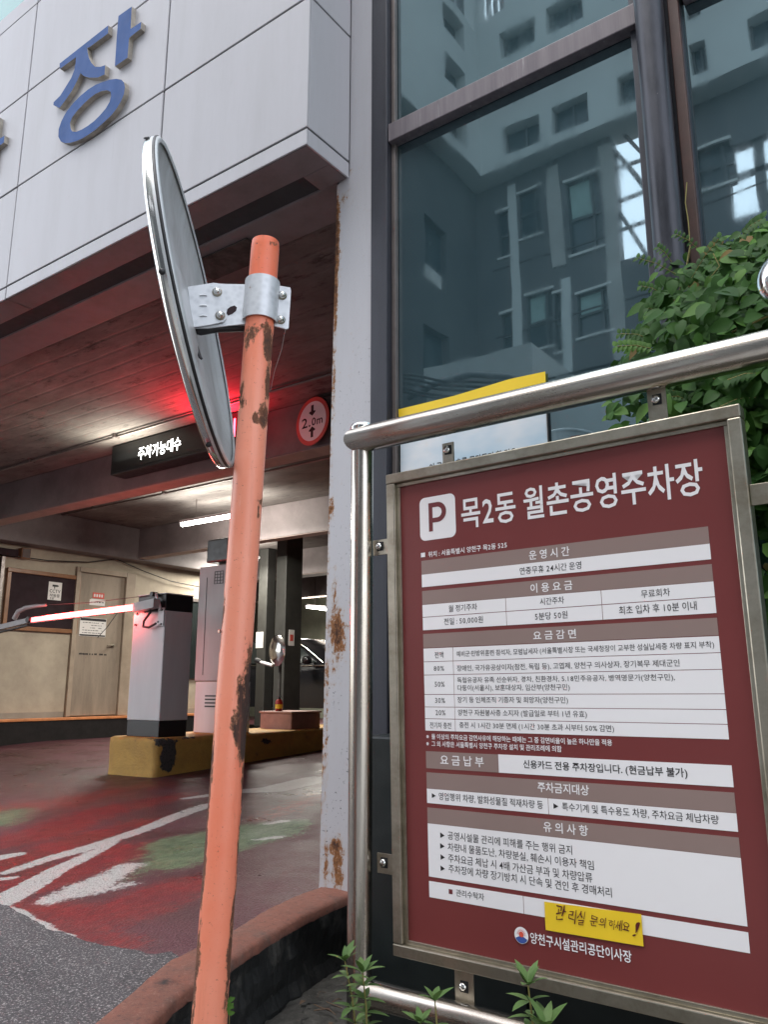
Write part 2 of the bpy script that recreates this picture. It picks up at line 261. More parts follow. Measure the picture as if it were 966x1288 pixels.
# ---------------------------------------------------------------- mesh helpers
class MB:
    def __init__(s): s.v = []; s.f = []; s.mi = []; s.sm = []; s.mats = []; s.att = {}
    def mid(s, m):
        if m not in s.mats: s.mats.append(m)
        return s.mats.index(m)
    def add(s, vs, fs, m=None, smooth=False):
        k = len(s.v); s.v += [Vector(p) for p in vs]; i = s.mid(m)
        for f in fs: s.f.append([k+j for j in f]); s.mi.append(i); s.sm.append(smooth)
        return k
    def box(s, a, b, m, bev=0.0, rot=None):
        x0, y0, z0 = min(a[0], b[0]), min(a[1], b[1]), min(a[2], b[2]); x1, y1, z1 = max(a[0], b[0]), max(a[1], b[1]), max(a[2], b[2])
        if bev <= 0:
            vs = [(x, y, z) for x in (x0, x1) for y in (y0, y1) for z in (z0, z1)]
            fs = [(0, 1, 3, 2), (4, 6, 7, 5), (0, 4, 5, 1), (2, 3, 7, 6), (0, 2, 6, 4), (1, 5, 7, 3)]
            s.add(vs, fs, m); return
        bm = bmesh.new(); bmesh.ops.create_cube(bm, size=1.0)
        for v in bm.verts: v.co = Vector(((x0+x1)/2+v.co.x*(x1-x0), (y0+y1)/2+v.co.y*(y1-y0), (z0+z1)/2+v.co.z*(z1-z0)))
        bmesh.ops.bevel(bm, geom=bm.edges[:], offset=bev, segments=2, affect='EDGES', profile=.5)
        bm.verts.index_update(); s.add([v.co.copy() for v in bm.verts], [[v.index for v in f.verts] for f in bm.faces], m, False); bm.free()
    def prism(s, poly, ext, m, mside=None, holes=None):
        """poly: list of 3-D points in a plane, ext: extrusion vector away from the seen face"""
        from mathutils.geometry import tessellate_polygon
        loops = [[Vector(p) for p in poly]] + [[Vector(p) for p in h] for h in (holes or [])]
        allp = [p for l in loops for p in l]; tris = tessellate_polygon(loops); n = len(allp); e = Vector(ext)
        nf = Vector((0, 0, 0)); fr = []
        for tr in tris:
            a, b, c = (allp[i] for i in tr); q = (b-a).cross(c-a)
            fr.append(list(tr) if q.dot(e) < 0 else list(tr)[::-1])
        s.add(allp, fr, m)
        k = len(s.v); s.v += allp + [p+e for p in allp]; i = s.mid(mside or m)
        off = 0
        for l in loops:
            L = len(l)
            for j in range(L):
                a = off+j; b = off+(j+1) % L; s.f.append([k+a, k+b, k+n+b, k+n+a]); s.mi.append(i); s.sm.append(False)
            off += L
        for tr in fr: s.f.append([k+n+j for j in tr[::-1]]); s.mi.append(i); s.sm.append(False)
    def tube(s, pts, r, m, seg=16, cap=True, smooth=True):
        pts = [Vector(p) for p in pts]; n = len(pts); rs = r if isinstance(r, (list, tuple)) else [r]*n
        rings = []; up = None
        for i, p in enumerate(pts):
            d = (pts[min(i+1, n-1)]-pts[max(i-1, 0)]).normalized()
            if up is None: up = Vector((0, 0, 1)) if abs(d.z) < .9 else Vector((0, -1, 0))
            a = d.cross(up).normalized(); b = a.cross(d).normalized(); up = b
            rings.append([p+(a*math.cos(2*math.pi*j/seg)+b*math.sin(2*math.pi*j/seg))*rs[i] for j in range(seg)])
        fs = []
        for i in range(n-1):
            for j in range(seg): q = (j+1) % seg; fs.append((i*seg+j, i*seg+q, (i+1)*seg+q, (i+1)*seg+j))
        k = s.add([p for rg in rings for p in rg], fs, m, smooth)
        if cap:
            s.add(rings[0], [list(range(seg))], m); s.add(rings[-1], [list(range(seg))[::-1]], m)
        return k
    def cyl(s, a, b, r, m, seg=20, r2=None): s.tube([a, b], [r, r if r2 is None else r2], m, seg)
    def revolve(s, c, axis, prof, m, seg=32, smooth=True, mats=None):
        """prof: list of (distance along axis, radius)"""
        c = Vector(c); ax = Vector(axis).normalized(); u = ax.orthogonal().normalized(); w = ax.cross(u)
        vs = [c+ax*h+(u*math.cos(2*math.pi*j/seg)+w*math.sin(2*math.pi*j/seg))*r for h, r in prof for j in range(seg)]
        fs = [(i*seg+j, i*seg+(j+1) % seg, (i+1)*seg+(j+1) % seg, (i+1)*seg+j) for i in range(len(prof)-1) for j in range(seg)]
        s.add(vs, fs, m, smooth)
    def build(s, name, parent=None, loc=None, **props):
        base = Vector(loc) if loc is not None else Vector((0, 0, 0))
        me = bpy.data.meshes.new(name); me.from_pydata([v-base for v in s.v], [], s.f)
        for m in s.mats: me.materials.append(M[m] if isinstance(m, str) else m)
        me.polygons.foreach_set('material_index', s.mi); me.polygons.foreach_set('use_smooth', s.sm)
        for an, vals in s.att.items():
            at = me.attributes.new(an, 'FLOAT', 'POINT'); at.data.foreach_set('value', vals)
        me.validate(); me.update()
        o = bpy.data.objects.new(name, me); COL.objects.link(o)
        if loc is not None: o.location = base
        if parent is not None: o.parent = parent
        for k, v in props.items(): o[k] = v
        return o
def root(name, loc, label, cat, group=None, mat=None):
    o = bpy.data.objects.new(name, None); COL.objects.link(o)
    if mat is not None: o.matrix_world = mat
    else: o.location = loc
    o['label'] = label; o['category'] = cat
    if group: o['group'] = group
    return o
def part(mb, name, parent, **props):
    """world-space mesh made a child of a root that is only translated"""
    o = mb.build(name, None, None, **props); off = Vector((0, 0, 0)); p = parent
    while p is not None: off += p.location; p = p.parent
    o.data.transform(Matrix.Translation(-off)); o.parent = parent
    return o
def P(name, parent, fn, **props):
    b = MB(); fn(b); return part(b, name, parent, **props)

GLYPHS = {}
def load_glyphs(chars, bold):
    """one outline per distinct character, set on lines of its own and cut apart again"""
    chars = sorted(c for c in set(chars) if c != ' ' and (c, bold) not in GLYPHS)
    if not chars: return
    c = bpy.data.curves.new('lettering', 'FONT'); c.body = '\n'.join(chars); c.size = 1; c.offset = bold*.012; c.resolution_u = 2; c.space_line = 3
    o = bpy.data.objects.new('lettering', c); COL.objects.link(o); dg = bpy.context.evaluated_depsgraph_get()
    me = bpy.data.meshes.new_from_object(o.evaluated_get(dg)); bpy.data.objects.remove(o); bpy.data.curves.remove(c)
    for ch in chars: GLYPHS[(ch, bold)] = [[], []]
    pos = []; own = []
    for v in me.vertices:
        k = min(len(chars)-1, max(0, int(round((.35-v.co.y)/3)))); g = GLYPHS[(chars[k], bold)]; pos.append(len(g[0])); own.append(chars[k]); g[0].append((v.co.x, v.co.y+3*k))
    for f in me.polygons: GLYPHS[(own[f.vertices[0]], bold)][1].append([pos[i] for i in f.vertices])
    bpy.data.meshes.remove(me)
def text_mesh(body, bold=0.0):
    load_glyphs(body, bold); vs, fs, x = [], [], 0.0
    for ch in body:
        if ch == ' ': x += .26; continue
        g, gf = GLYPHS[(ch, bold)]
        if not g: x += .3; continue
        gx0, gx1 = min(p[0] for p in g), max(p[0] for p in g); k = len(vs)
        if '가' <= ch <= '힣' or ch in '※': off, adv = 0, .92
        elif ch.isdigit(): off, adv = .29-(gx0+gx1)/2, .58
        else: off, adv = .045-gx0, gx1-gx0+.09
        vs += [(x+off+p[0], p[1], 0) for p in g]; fs += [[k+i for i in f] for f in gf]; x += adv
    me = bpy.data.meshes.new('lettering'); me.from_pydata(vs, [], fs); return me
def lettering(body, parent, U, V, N, org, u0, u1, vc, h, material, bold=0.0, depth=0.0, name='lettering', props=None):
    """flat print fitted in the box u0..u1 x vc-h/2..vc+h/2 of the plane (org, U, V); coordinates local to parent"""
    bold = .22 if bold < .5 else 1.2 if bold < 2 else 1.2; me = text_mesh(body, bold)
    xs = [v.co.x for v in me.vertices]; ys = [v.co.y for v in me.vertices]
    x0, x1, y0, y1 = min(xs), max(xs), min(ys), max(ys); sx = (u1-u0)/(x1-x0); szz = h/(y1-y0)
    U, V, N, org = Vector(U), Vector(V), Vector(N), Vector(org)
    for v in me.vertices:
        v.co = org+U*(u0+(v.co.x-x0)*sx)+V*(vc-h/2+(v.co.y-y0)*szz)-N*depth
    me.name = name; me.materials.clear(); me.materials.append(M[material]); me.update()
    o = bpy.data.objects.new(name, me); COL.objects.link(o); o.parent = parent
    for k, v in (props or {}).items(): o[k] = v
    return o

# ================================================================ NOTICE BOARD PRINT
SIGN_TEXT = [
    ('목2동 월촌공영주차장', 0.1247, 0.7140, 0.5774, 0.0782, 'W', 3),
    ('위치 : 서울특별시 양천구 목2동 525', 0.0221, 0.2491, 0.4852, 0.0149, 'W', 1),
    ('■', -0.0006, 0.0123, 0.4859, 0.0114, 'W', 0),
    ('운 영 시 간', 0.3060, 0.4078, 0.4531, 0.0221, 'W', 1.5),
    ('연중무휴 24시간 운영', 0.2798, 0.4339, 0.4185, 0.0174, 'K', 0),
    ('이 용 요 금', 0.3053, 0.4099, 0.3757, 0.0218, 'W', 1.5),
    ('월 정기주차', 0.0787, 0.1604, 0.3432, 0.0165, 'K', 0),
    ('시간주차', 0.3276, 0.3876, 0.3435, 0.0162, 'K', 0),
    ('무료회차', 0.5642, 0.6253, 0.3432, 0.0167, 'K', 0),
    ('전일 : 50,000원', 0.0643, 0.1753, 0.3117, 0.0174, 'K', 0),
    ('5분당 50원', 0.3132, 0.3937, 0.3102, 0.0170, 'K', 0),
    ('최초 입차 후 10분 이내', 0.5132, 0.6767, 0.3116, 0.0182, 'K', 0),
    ('요 금 감 면', 0.3060, 0.4110, 0.2670, 0.0204, 'W', 1.5),
    ('전액', 0.0334, 0.0591, 0.2312, 0.0155, 'K', 0),
    ('80%', 0.0300, 0.0603, 0.1984, 0.0116, 'K', 0),
    ('50%', 0.0316, 0.0605, 0.1602, 0.0124, 'K', 0),
    ('30%', 0.0315, 0.0603, 0.1214, 0.0123, 'K', 0),
    ('20%', 0.0317, 0.0605, 0.0923, 0.0123, 'K', 0),
    ('전기차 충전', 0.0139, 0.0754, 0.0622, 0.0150, 'K', 0),
    ('예비군·민방위훈련 참석자, 모범납세자 (서울특별시장 또는 국세청장이 교부한 성실납세증 차량 표지 부착)', 0.0975, 0.7032, 0.2310, 0.0164, 'K', 0),
    ('장애인, 국가유공상이자(참전, 독립 등), 고엽제, 양천구 의사상자, 장기복무 제대군인', 0.0973, 0.6320, 0.1965, 0.0168, 'K', 0),
    ('독립유공자 유족 선순위자, 경차, 친환경차, 5.18민주유공자, 병역명문가(양천구민),', 0.0973, 0.6198, 0.1684, 0.0159, 'K', 0),
    ('다둥이(서울시), 보훈대상자, 임산부(양천구민)', 0.0973, 0.3885, 0.1500, 0.0165, 'K', 0),
    ('장기 등 인체조직 기증자 및 희망자(양천구민)', 0.0961, 0.3824, 0.1219, 0.0166, 'K', 0),
    ('양천구 자원봉사증 소지자 (발급일로 부터 1년 유효)', 0.0962, 0.4244, 0.0923, 0.0167, 'K', 0),
    ('충전 시 1시간 30분 면제 (1시간 30분 초과 시부터 50% 감면)', 0.0988, 0.4832, 0.0633, 0.0165, 'K', 0),
    ('※ 둘 이상의 주차요금 감면사유에 해당하는 때에는 그 중 감면비율이 높은 하나만을 적용', 0.0025, 0.4769, 0.0354, 0.0133, 'W', 0.6),
    ('※ 그 외 사항은 서울특별시 양천구 주차장 설치 및 관리조례에 의함', 0.0020, 0.3606, 0.0184, 0.0135, 'W', 0.6),
    ('요 금 납 부', 0.0415, 0.1624, -0.0183, 0.0236, 'W', 1.5),
    ('신용카드 전용 주차장입니다. (현금납부 불가)', 0.2648, 0.6284, -0.0191, 0.0210, 'K', 0.5),
    ('주차금지대상', 0.2977, 0.4182, -0.0646, 0.0215, 'W', 1.5),
    ('▶', 0.0146, 0.0252, -0.1025, 0.0110, 'K', 0),
    ('영업행위 차량, 발화성물질 적재차량 등', 0.0343, 0.3085, -0.1027, 0.0183, 'K', 0),
    ('▶', 0.3337, 0.3441, -0.1023, 0.0116, 'K', 0),
    ('특수기계 및 특수용도 차량, 주차요금 체납차량', 0.3540, 0.6801, -0.1022, 0.0178, 'K', 0),
    ('유 의 사 항', 0.3067, 0.4103, -0.1468, 0.0220, 'W', 1.5),
    ('▶', 0.0357, 0.0471, -0.1905, 0.0125, 'K', 0),
    ('▶', 0.0348, 0.0463, -0.2147, 0.0124, 'K', 0),
    ('▶', 0.0351, 0.0463, -0.2393, 0.0124, 'K', 0),
    ('▶', 0.0343, 0.0454, -0.2643, 0.0123, 'K', 0),
    ('공영시설물 관리에 피해를 주는 행위 금지', 0.0570, 0.3713, -0.1890, 0.0186, 'K', 0),
    ('차량내 물품도난, 차량분실, 훼손시 이용자 책임', 0.0561, 0.4182, -0.2145, 0.0191, 'K', 0),
    ('주차요금 체납 시 4배 가산금 부과 및 차량압류', 0.0562, 0.4134, -0.2391, 0.0191, 'K', 0),
    ('주차장에 차량 장기방치 시 단속 및 견인 후 경매처리', 0.0566, 0.4537, -0.2623, 0.0188, 'K', 0),
    ('■', 0.0552, 0.0657, -0.3124, 0.0104, 'R', 0),
    ('관리수탁자', 0.0753, 0.1501, -0.3123, 0.0153, 'K', 0),
    ('관 리실 문의하세요!', 0.3264, 0.5111, -0.3202, 0.0261, 'P', 0),
    ('양천구시설관리공단이사장', 0.2616, 0.4863, -0.3781, 0.0230, 'W', 1.2),
]

load_glyphs(''.join(s for s, _, _, _, _, c, b in SIGN_TEXT if b < .5)+'이 곳에 꽁초를 무단투기 할 경우 관리실문의하세요!', .22)
# ================================================================ GROUND
def F(y, x=-3.0):
    z = .332+.046*(min(max(y, 1.0), 6.2)-4.2)
    if x < -5.2: z -= .018*min(-5.2-x, 6)*min(1, max(0, (y-3)/1.5))
    return z
def floorpt(px, py):
    z = .3
    for _ in range(8): p = onZ(px, py, z); z = F(p.y, p.x)
    return p
def seg_d(p, a, b):
    ax, ay = a; bx, by = b; dx, dy = bx-ax, by-ay; t = max(0, min(1, ((p[0]-ax)*dx+(p[1]-ay)*dy)/(dx*dx+dy*dy+1e-9)))
    return math.hypot(p[0]-ax-t*dx, p[1]-ay-t*dy), t
WK = 1.0
def poly_mask(p, pts, w, soft):
    """painted stroke: pts world xy, w half widths"""
    best = 0
    for i in range(len(pts)-1):
        d, t = seg_d(p, pts[i], pts[i+1]); ww = (w[i]*(1-t)+w[i+1]*t)*WK
        best = max(best, min(1, max(0, .5+(ww-d)/soft)))
    return best
def fp(*pp): return [tuple(floorpt(*q)[:2]) for q in pp]
white_strokes = [(fp((8, 1097), (60, 1080), (120, 1063), (180, 1043), (232, 1022), (262, 1012)), [.03, .045, .05, .05, .055, .055], .06),
    (fp((232, 1004), (300, 995), (345, 992), (404, 978)), [.03, .07, .13, .14], .05),
    (fp((0, 1134), (30, 1118), (75, 1092), (110, 1076), (143, 1060)), [.07, .065, .05, .042, .02], .03),
    (fp((-10, 1080), (22, 1074)), [.05, .04], .03), (fp((-5, 1106), (20, 1103)), [.03, .02], .03),
    (fp((62, 1132), (110, 1116), (165, 1088)), [.05, .09, .05], .16), (fp((95, 1128), (160, 1112)), [.02, .03], .16),
    (fp((-20, 952), (60, 945), (136, 943)), [.02, .03, .03], .05), (fp((320, 1056), (352, 1052)), [.02, .03], .08), (fp((335, 1036), (356, 1032)), [.02, .03], .08),
    (fp((0, 1140), (30, 1150), (60, 1166), (88, 1178)), [.02, .02, .02, .012], .02)]
red_strokes = [(fp((20, 1140), (100, 1160), (170, 1140), (240, 1110)), [.12, .17, .16, .12], .2), (fp((0, 1060), (60, 1045), (130, 1020), (230, 1000)), [.14, .18, .16, .10], .3),
    (fp((40, 1110), (160, 1070)), [.18, .18], .3), (fp((-20, 1020), (80, 1010), (200, 985)), [.16, .20, .10], .6), (fp((0, 1090), (90, 1060), (180, 1035)), [.12, .14, .12], .35), (fp((330, 1030), (400, 1000)), [.05, .08], .4), (fp((90, 1170), (160, 1185)), [.06, .06], .2)]
green_strokes = [(fp((215, 1085), (250, 1062), (330, 1045), (370, 1035)), [.12, .26, .22, .10], .2), (fp((-10, 1035), (20, 1020)), [.15, .1], .4), (fp((130, 1110), (200, 1080)), [.05, .06], .5)]
grey_strokes = [(fp((100, 1015), (200, 985), (330, 965)), [.05, .1, .1], .5), (fp((0, 985), (130, 975)), [.15, .15], .6)]
curb_out = [(-1.30, -3.0), (-1.46, .3), (-1.56, .9), (-1.64, 1.17), (-1.732, 1.348), (-1.85, 1.56), (-1.90, 1.816), (-1.965, 1.994), (-2.035, 2.26), (-2.045, 2.44)]
curb_in = [(-1.15, -3.0), (-1.30, .3), (-1.44, .98), (-1.525, 1.25), (-1.617, 1.431), (-1.70, 1.66), (-1.785, 1.924), (-1.83, 2.12), (-1.865, 2.33), (-1.865, 2.44)]
def lerp_poly(poly, y):
    for a, b in zip(poly, poly[1:]):
        if a[1] <= y <= b[1]: t = (y-a[1])/(b[1]-a[1]); return a[0]+(b[0]-a[0])*t
    return poly[0][0] if y < poly[0][1] else poly[-1][0]
g = MB(); g.add([(-300, -300, .08), (300, -300, .08), (300, 300, .08), (-300, 300, .08)], [(0, 1, 2, 3)], 'soil'); g.build('ground', kind='structure')
ys = [.95+.03*i for i in range(125)]; y = ys[-1]
while y < 15.2: y += .25; ys.append(y)
nx = 190; vs = []; cov = {k: [] for k in ('white', 'red', 'green', 'grey')}
for y in ys:
    xr = (lerp_poly(curb_out, y)+.05) if y < 2.44 else -1.96
    for i in range(nx+1):
        t = i/nx; x = xr-(5.0*t if t < .8 else 4.0+(t-.8)/.2*15)
        vs.append((x, y, F(y, x)))
        near = y < 6.2 and x > -9.5
        p = (x, y)
        cov['white'].append(max(poly_mask(p, *s) for s in white_strokes) if near else 0)
        cov['red'].append(max(poly_mask(p, *s) for s in red_strokes) if near else 0)
        cov['green'].append(max(poly_mask(p, *s) for s in green_strokes) if near else 0)
        cov['grey'].append(max(poly_mask(p, *s) for s in grey_strokes) if near else 0)
g = MB(); fs = [(r*(nx+1)+i, r*(nx+1)+i+1, (r+1)*(nx+1)+i+1, (r+1)*(nx+1)+i) for r in range(len(ys)-1) for i in range(nx)]
g.add(vs, [f[::-1] for f in fs], 'ramp'); g.att = cov; g.build('painted_driveway', kind='structure')
bnd = [(-40, 1.8), (-9, 2.3)]+fp((-40, 1118), (0, 1137), (28, 1150), (58, 1169), (78, 1174), (100, 1183), (130, 1191), (160, 1196), (207, 1205))
dens = []
for a, b in zip(bnd, bnd[1:]):
    n = max(1, int(math.hypot(a[0]-b[0], a[1]-b[1])/.03)) if a[0] > -5 else 1
    for i in range(n): t = i/n; dens.append((a[0]+(b[0]-a[0])*t+random.uniform(-.004, .004), a[1]+(b[1]-a[1])*t+(random.uniform(-.008, .008) if a[0] > -5 else 0)))
dens += [(-2.08, 1.77), (-1.98, 1.74), (-1.86, 1.62), (-1.78, 1.48), (-1.70, 1.34), (-1.62, 1.16), (-1.54, 1.04)]
g = MB(); vs = []
for i, (x, y) in enumerate(dens):
    xb = x
    vs += [(x, y, F(y)+.006), (xb, 1.0, F(1.0)+.006), (xb+(.17 if xb > -1.9 else .1 if xb > -2.2 else 0), -.2, F(0)+.006), (xb+(.3 if xb > -2.2 else 0), -30, F(0)+.006)]
n = len(dens); fs = []
for i in range(n-1):
    for j in range(3): fs.append((i*4+j, i*4+j+1, (i+1)*4+j+1, (i+1)*4+j))
g.add(vs, fs, 'asphalt'); g.build('asphalt_road', kind='structure')
g = MB(); g.add([(-1.2, -30, .10), (40, -30, .10), (40, .45, .10), (-1.33, .45, .10)], [(0, 1, 2, 3)], 'concrete'); g.build('pavement', kind='structure')
# kerb
def kerb():
    g = MB(); ysx = [-3+.5*i for i in range(6)]+[.0+.0125*i for i in range(194)]+[2.44]; att = []
    spot = onZ(209, 1236, .30)
    rows = []
    for y in ysx:
        xo, xi = lerp_poly(curb_out, y), lerp_poly(curb_in, y)
        w = .008*(noise.noise((y*4, 3, 0))+noise.noise((y*17, 7, 0))*.8+noise.noise((y*47, 7, 4))*.7); zt = .30+.005*noise.noise((y*6, 1, 1))+.003*noise.noise((y*31, 1, 1))
        pr = [(xo, .12), (xo, zt-.03), (xo+.006, zt-.012), (xo+.02, zt-.002), (xo+.05, zt), ((xo+xi)/2, zt+.002), (xi-.05, zt+.002*noise.noise((y*25, 5, 5))), (xi-.016+w, zt-.001), (xi-.003+w, zt-.008), (xi+w, zt-.03)]
        rows.append([(x, y, z) for x, z in pr])
        for x, z in pr: att.append(max(0, 1.3-math.hypot((x-spot.x)/.022, (y-spot.y)/.030)))
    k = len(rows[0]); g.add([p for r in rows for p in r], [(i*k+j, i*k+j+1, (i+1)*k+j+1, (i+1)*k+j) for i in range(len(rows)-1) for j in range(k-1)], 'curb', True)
    rows2 = []
    for y in ysx:
        xi = lerp_poly(curb_in, y); row = []
        for j in range(7):
            z = .27-.035*j; d = .022*noise.noise((y*5, z*9, 2))+.010*noise.noise((y*22, z*22, 5)) if j else 0
            w = .008*(noise.noise((y*4, 3, 0))+noise.noise((y*17, 7, 0))*.8+noise.noise((y*47, 7, 4))*.7)
            row.append((xi+w+d+(.02 if j > 4 else 0), y, z)); att.append(0)
        rows2.append(row)
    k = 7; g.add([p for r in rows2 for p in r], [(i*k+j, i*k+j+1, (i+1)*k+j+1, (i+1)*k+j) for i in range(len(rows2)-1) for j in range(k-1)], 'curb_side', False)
    g.att = {'rust': att}; g.build('kerb', kind='structure')
kerb()
# planter soil relief and litter
def soil():
    g = MB(); nx, ny = 90, 70; vs = []
    for j in range(ny+1):
        y = .5+1.95*j/ny
        for i in range(nx+1):
            x0 = lerp_poly(curb_in, y)-.02; x = x0+(1.6)*i/nx
            vs.append((x, y, .088+.018*noise.noise((x*3, y*3, 0))+.012*noise.noise((x*11, y*11, 3))+.006*noise.noise((x*37, y*37, 3))))
    g.add(vs, [(j*(nx+1)+i, j*(nx+1)+i+1, (j+1)*(nx+1)+i+1, (j+1)*(nx+1)+i) for j in range(ny) for i in range(nx)], 'soil', True)
    g.build('planter_soil', kind='structure')
    g = MB()
    for _ in range(260):
        x = random.uniform(-1.75, -.3); y = random.uniform(1.0, 2.35)
        if x < lerp_poly(curb_in, y)+.04: continue
        a = random.uniform(0, 6.28); l = random.uniform(.01, .09); r = random.uniform(.0008, .002)
        m = random.choice(['stem_brown', 'stem_brown', 'black'])
        g.tube([(x, y, .098), (x+math.cos(a)*l*.5, y+math.sin(a)*l*.5, .105), (x+math.cos(a+.4)*l, y+math.sin(a+.4)*l, .098)], r, m, 4)
    for _ in range(90):
        x = random.uniform(-1.75, -.3); y = random.uniform(1.0, 2.35)
        if x < lerp_poly(curb_in, y)+.04: continue
        a = random.uniform(0, 6.28); s_ = random.uniform(.006, .018); c, s2 = math.cos(a)*s_, math.sin(a)*s_
        g.add([(x-c, y-s2, .10), (x+s2*.5, y-c*.5, .106), (x+c, y+s2, .103), (x-s2*.5, y+c*.5, .107)], [(0, 1, 2, 3)], random.choice(['stem_brown', 'soil', 'paper' if random.random() < .2 else 'stem_brown']))
    g.build('ground_litter', kind='stuff', label='twigs and dead leaves lying on the planter soil')
soil()

# ================================================================ BUILDING SHELL
GX = [-1.924, -2.868, -4.18, -5.49, -6.80, -8.11, -9.42, -10.73, -12.04]
GZ = [3.145, 3.222, 3.857, 4.495, 5.133, 5.26]
can = root('entrance_canopy', (-6, 2.3, 3.15), 'grey metal clad canopy wall over the car park entrance with blue letters', 'canopy')
def f(b):
    b.box((-12.04, 2.13, 3.16), (-1.934, 2.40, 5.25), 'joint')
P('backing', can, f)
jw = .005
for i in range(len(GX)-1):
    for j in range(len(GZ)-1):
        P('panel', can, lambda b: b.box((GX[i+1]+jw, 2.12+random.uniform(-.0012, .0012), GZ[j]+(jw if j else 0)), (GX[i]-jw*(i > 0), 2.1295, GZ[j+1]-jw), 'panel', .003))
for j in range(len(GZ)-1):
    P('side_panel', can, lambda b: b.box((-1.9335, 2.131, GZ[j]+(jw if j else 0)), (-1.924, 2.396, GZ[j+1]-jw), 'panel', .003))
for i in range(len(GX)-1):
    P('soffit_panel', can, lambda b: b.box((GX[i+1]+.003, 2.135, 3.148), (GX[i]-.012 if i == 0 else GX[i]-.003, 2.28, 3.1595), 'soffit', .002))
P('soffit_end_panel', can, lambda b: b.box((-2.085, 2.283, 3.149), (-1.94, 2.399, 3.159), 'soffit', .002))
P('slot_lining', can, lambda b: (b.box((-12.04, 2.281, 3.30), (-2.088, 2.42, 3.31), 'black'), b.box((-2.087, 2.285, 3.155), (-2.08, 2.42, 3.30), 'black')))
P('rusty_plate', can, lambda b: b.box((-3.06, 2.47, 3.138), (-2.62, 2.66, 3.147), 'rust_plate', .003))
fb = MB(); fb.box((-12.04, 2.40, 3.15), (-1.995, 2.63, 3.32), 'soffit', .004); fb.box((-12.04, 2.41, 3.32), (-1.995, 2.6, 5.2), 'dark_concrete'); fb.build('front_beam', kind='structure')
tg = root('upper_glazing', (-8, 2.35, 5.3), 'pale turquoise glass storey rising behind the top of the canopy', 'glazing')
P('glass_panel', tg, lambda b: b.box((-14, 2.30, 5.262), (-3.6, 2.33, 9), 'teal')); P('glazing_bar', tg, lambda b: [b.box((x, 2.285, 5.262), (x+.05, 2.299, 9), 'bead') for x in (-9, -6.4, -3.65)])

# steel column with rust attributes
def column():
    g = MB(); nz, nx = 300, 26; vs = []; rust = []; chips = []
    blobs = [(423, 300, 6, 70, 1.0), (422, 380, 4, 50, .9), (420, 480, 3, 80, .55), (416, 640, 6, 14, .8), (424, 795, 12, 30, .92), (420, 790, 5, 60, .6), (411, 900, 3, 120, .55), (423, 1065, 10, 9, .9), (425, 1090, 9, 26, .8), (410, 1090, 4, 40, .6), (432, 250, 14, 10, .45)]
    bl = [(onY(a, b, 2.4), w, h, s) for a, b, w, h, s in blobs]
    z0, z1 = .22, 6.2
    for k in range(nz+1):
        z = z0+(z1-z0)*(k/nz)**1.25
        t = min(1, max(0, (3.13-z)/2.9)); xl = -1.993-.040*t if z < 3.145 else -1.9235
        for i in range(nx+1):
            x = xl+(-1.8065-xl)*i/nx; vs.append((x, 2.40, z)); r = 0
            if z < 3.2:
                for p, w, h, s in bl:
                    d = ((x-p.x)/(w*.0031))**2+((z-p.z)/(h*.0031))**2; r = max(r, s*math.exp(-d*.7))
                r = max(r, .42*math.exp(-((x-xl)/.012)**2)+.12*noise.noise((z*5, 0, 0)))
            rust.append(max(0, r)); chips.append((1.0 if z < 1.25 else .6 if z < 2.4 else .15)*(1 if noise.noise((x*14, z*5, 4)) > -.12 else .0) if z < 3.2 else 0)
    g.add(vs, [(k*(nx+1)+i, k*(nx+1)+i+1, (k+1)*(nx+1)+i+1, (k+1)*(nx+1)+i) for k in range(nz) for i in range(nx)], 'column')
    n0 = len(g.v); vs = []
    for k in range(61):
        z = .22+2.925*k/60; t = min(1, max(0, (3.13-z)/2.9)); xl = -1.993-.040*t
        for y in (2.40, 2.404, 2.44, 2.62): vs.append((xl, y, z)); rust.append(.55 if y < 2.43 else .3); chips.append(0)
    g.add(vs, [(k*4+i, (k+1)*4+i, (k+1)*4+i+1, k*4+i+1) for k in range(60) for i in range(3)], 'column')
    g.att = {'rust': rust, 'chips': chips}
    r = root('steel_column', (-1.9, 2.4, .22), 'pale painted steel column with rust patches at the entrance edge', 'column')
    part(g, 'column_face', r)
    P('column_back', r, lambda b: b.box((-1.99, 2.41, .22), (-1.81, 2.62, 6.2), 'column'))
column()

# glazed facade
fac = root('glazed_facade', (-.6, 2.45, .08), 'teal mirror glass shopfront with dark frames behind the notice board', 'facade')
P('mullion', fac, lambda b: b.box((-1.805, 2.395, .08), (-1.722, 2.47, 6.2), 'mullion', .004))
P('mullion', fac, lambda b: (b.box((-.70, 2.425, .08), (-.53, 2.50, 6.2), 'mullion', .004)))
P('flashing', fac, lambda b: b.box((-.565, 2.405, 1.0), (-.531, 2.424, 6.2), 'brown', .003))
P('bead', fac, lambda b: b.box((-1.721, 2.425, 1.0), (-1.702, 2.447, 6.2), 'bead', .002))
P('pane', fac, lambda b: b.box((-1.73, 2.45, 1.0), (-.69, 2.46, 3.26), 'glass'))
P('pane', fac, lambda b: b.box((-1.73, 2.45, 3.29), (-.69, 2.46, 6.0), 'glass'))
P('pane', fac, lambda b: b.box((-.54, 2.45, 1.0), (1.3, 2.46, 3.26), 'glass'))
P('pane', fac, lambda b: b.box((-.54, 2.45, 3.31), (1.3, 2.46, 6.0), 'glass'))
P('transom', fac, lambda b: b.box((-1.7205, 2.40, 3.232), (-.66, 2.449, 3.318), 'transom', .004))
P('transom', fac, lambda b: b.box((-.52, 2.40, 3.25), (1.3, 2.449, 3.33), 'transom', .004))
P('mullion', fac, lambda b: b.box((1.3, 2.40, .08), (1.4, 2.50, 6.2), 'mullion', .004))
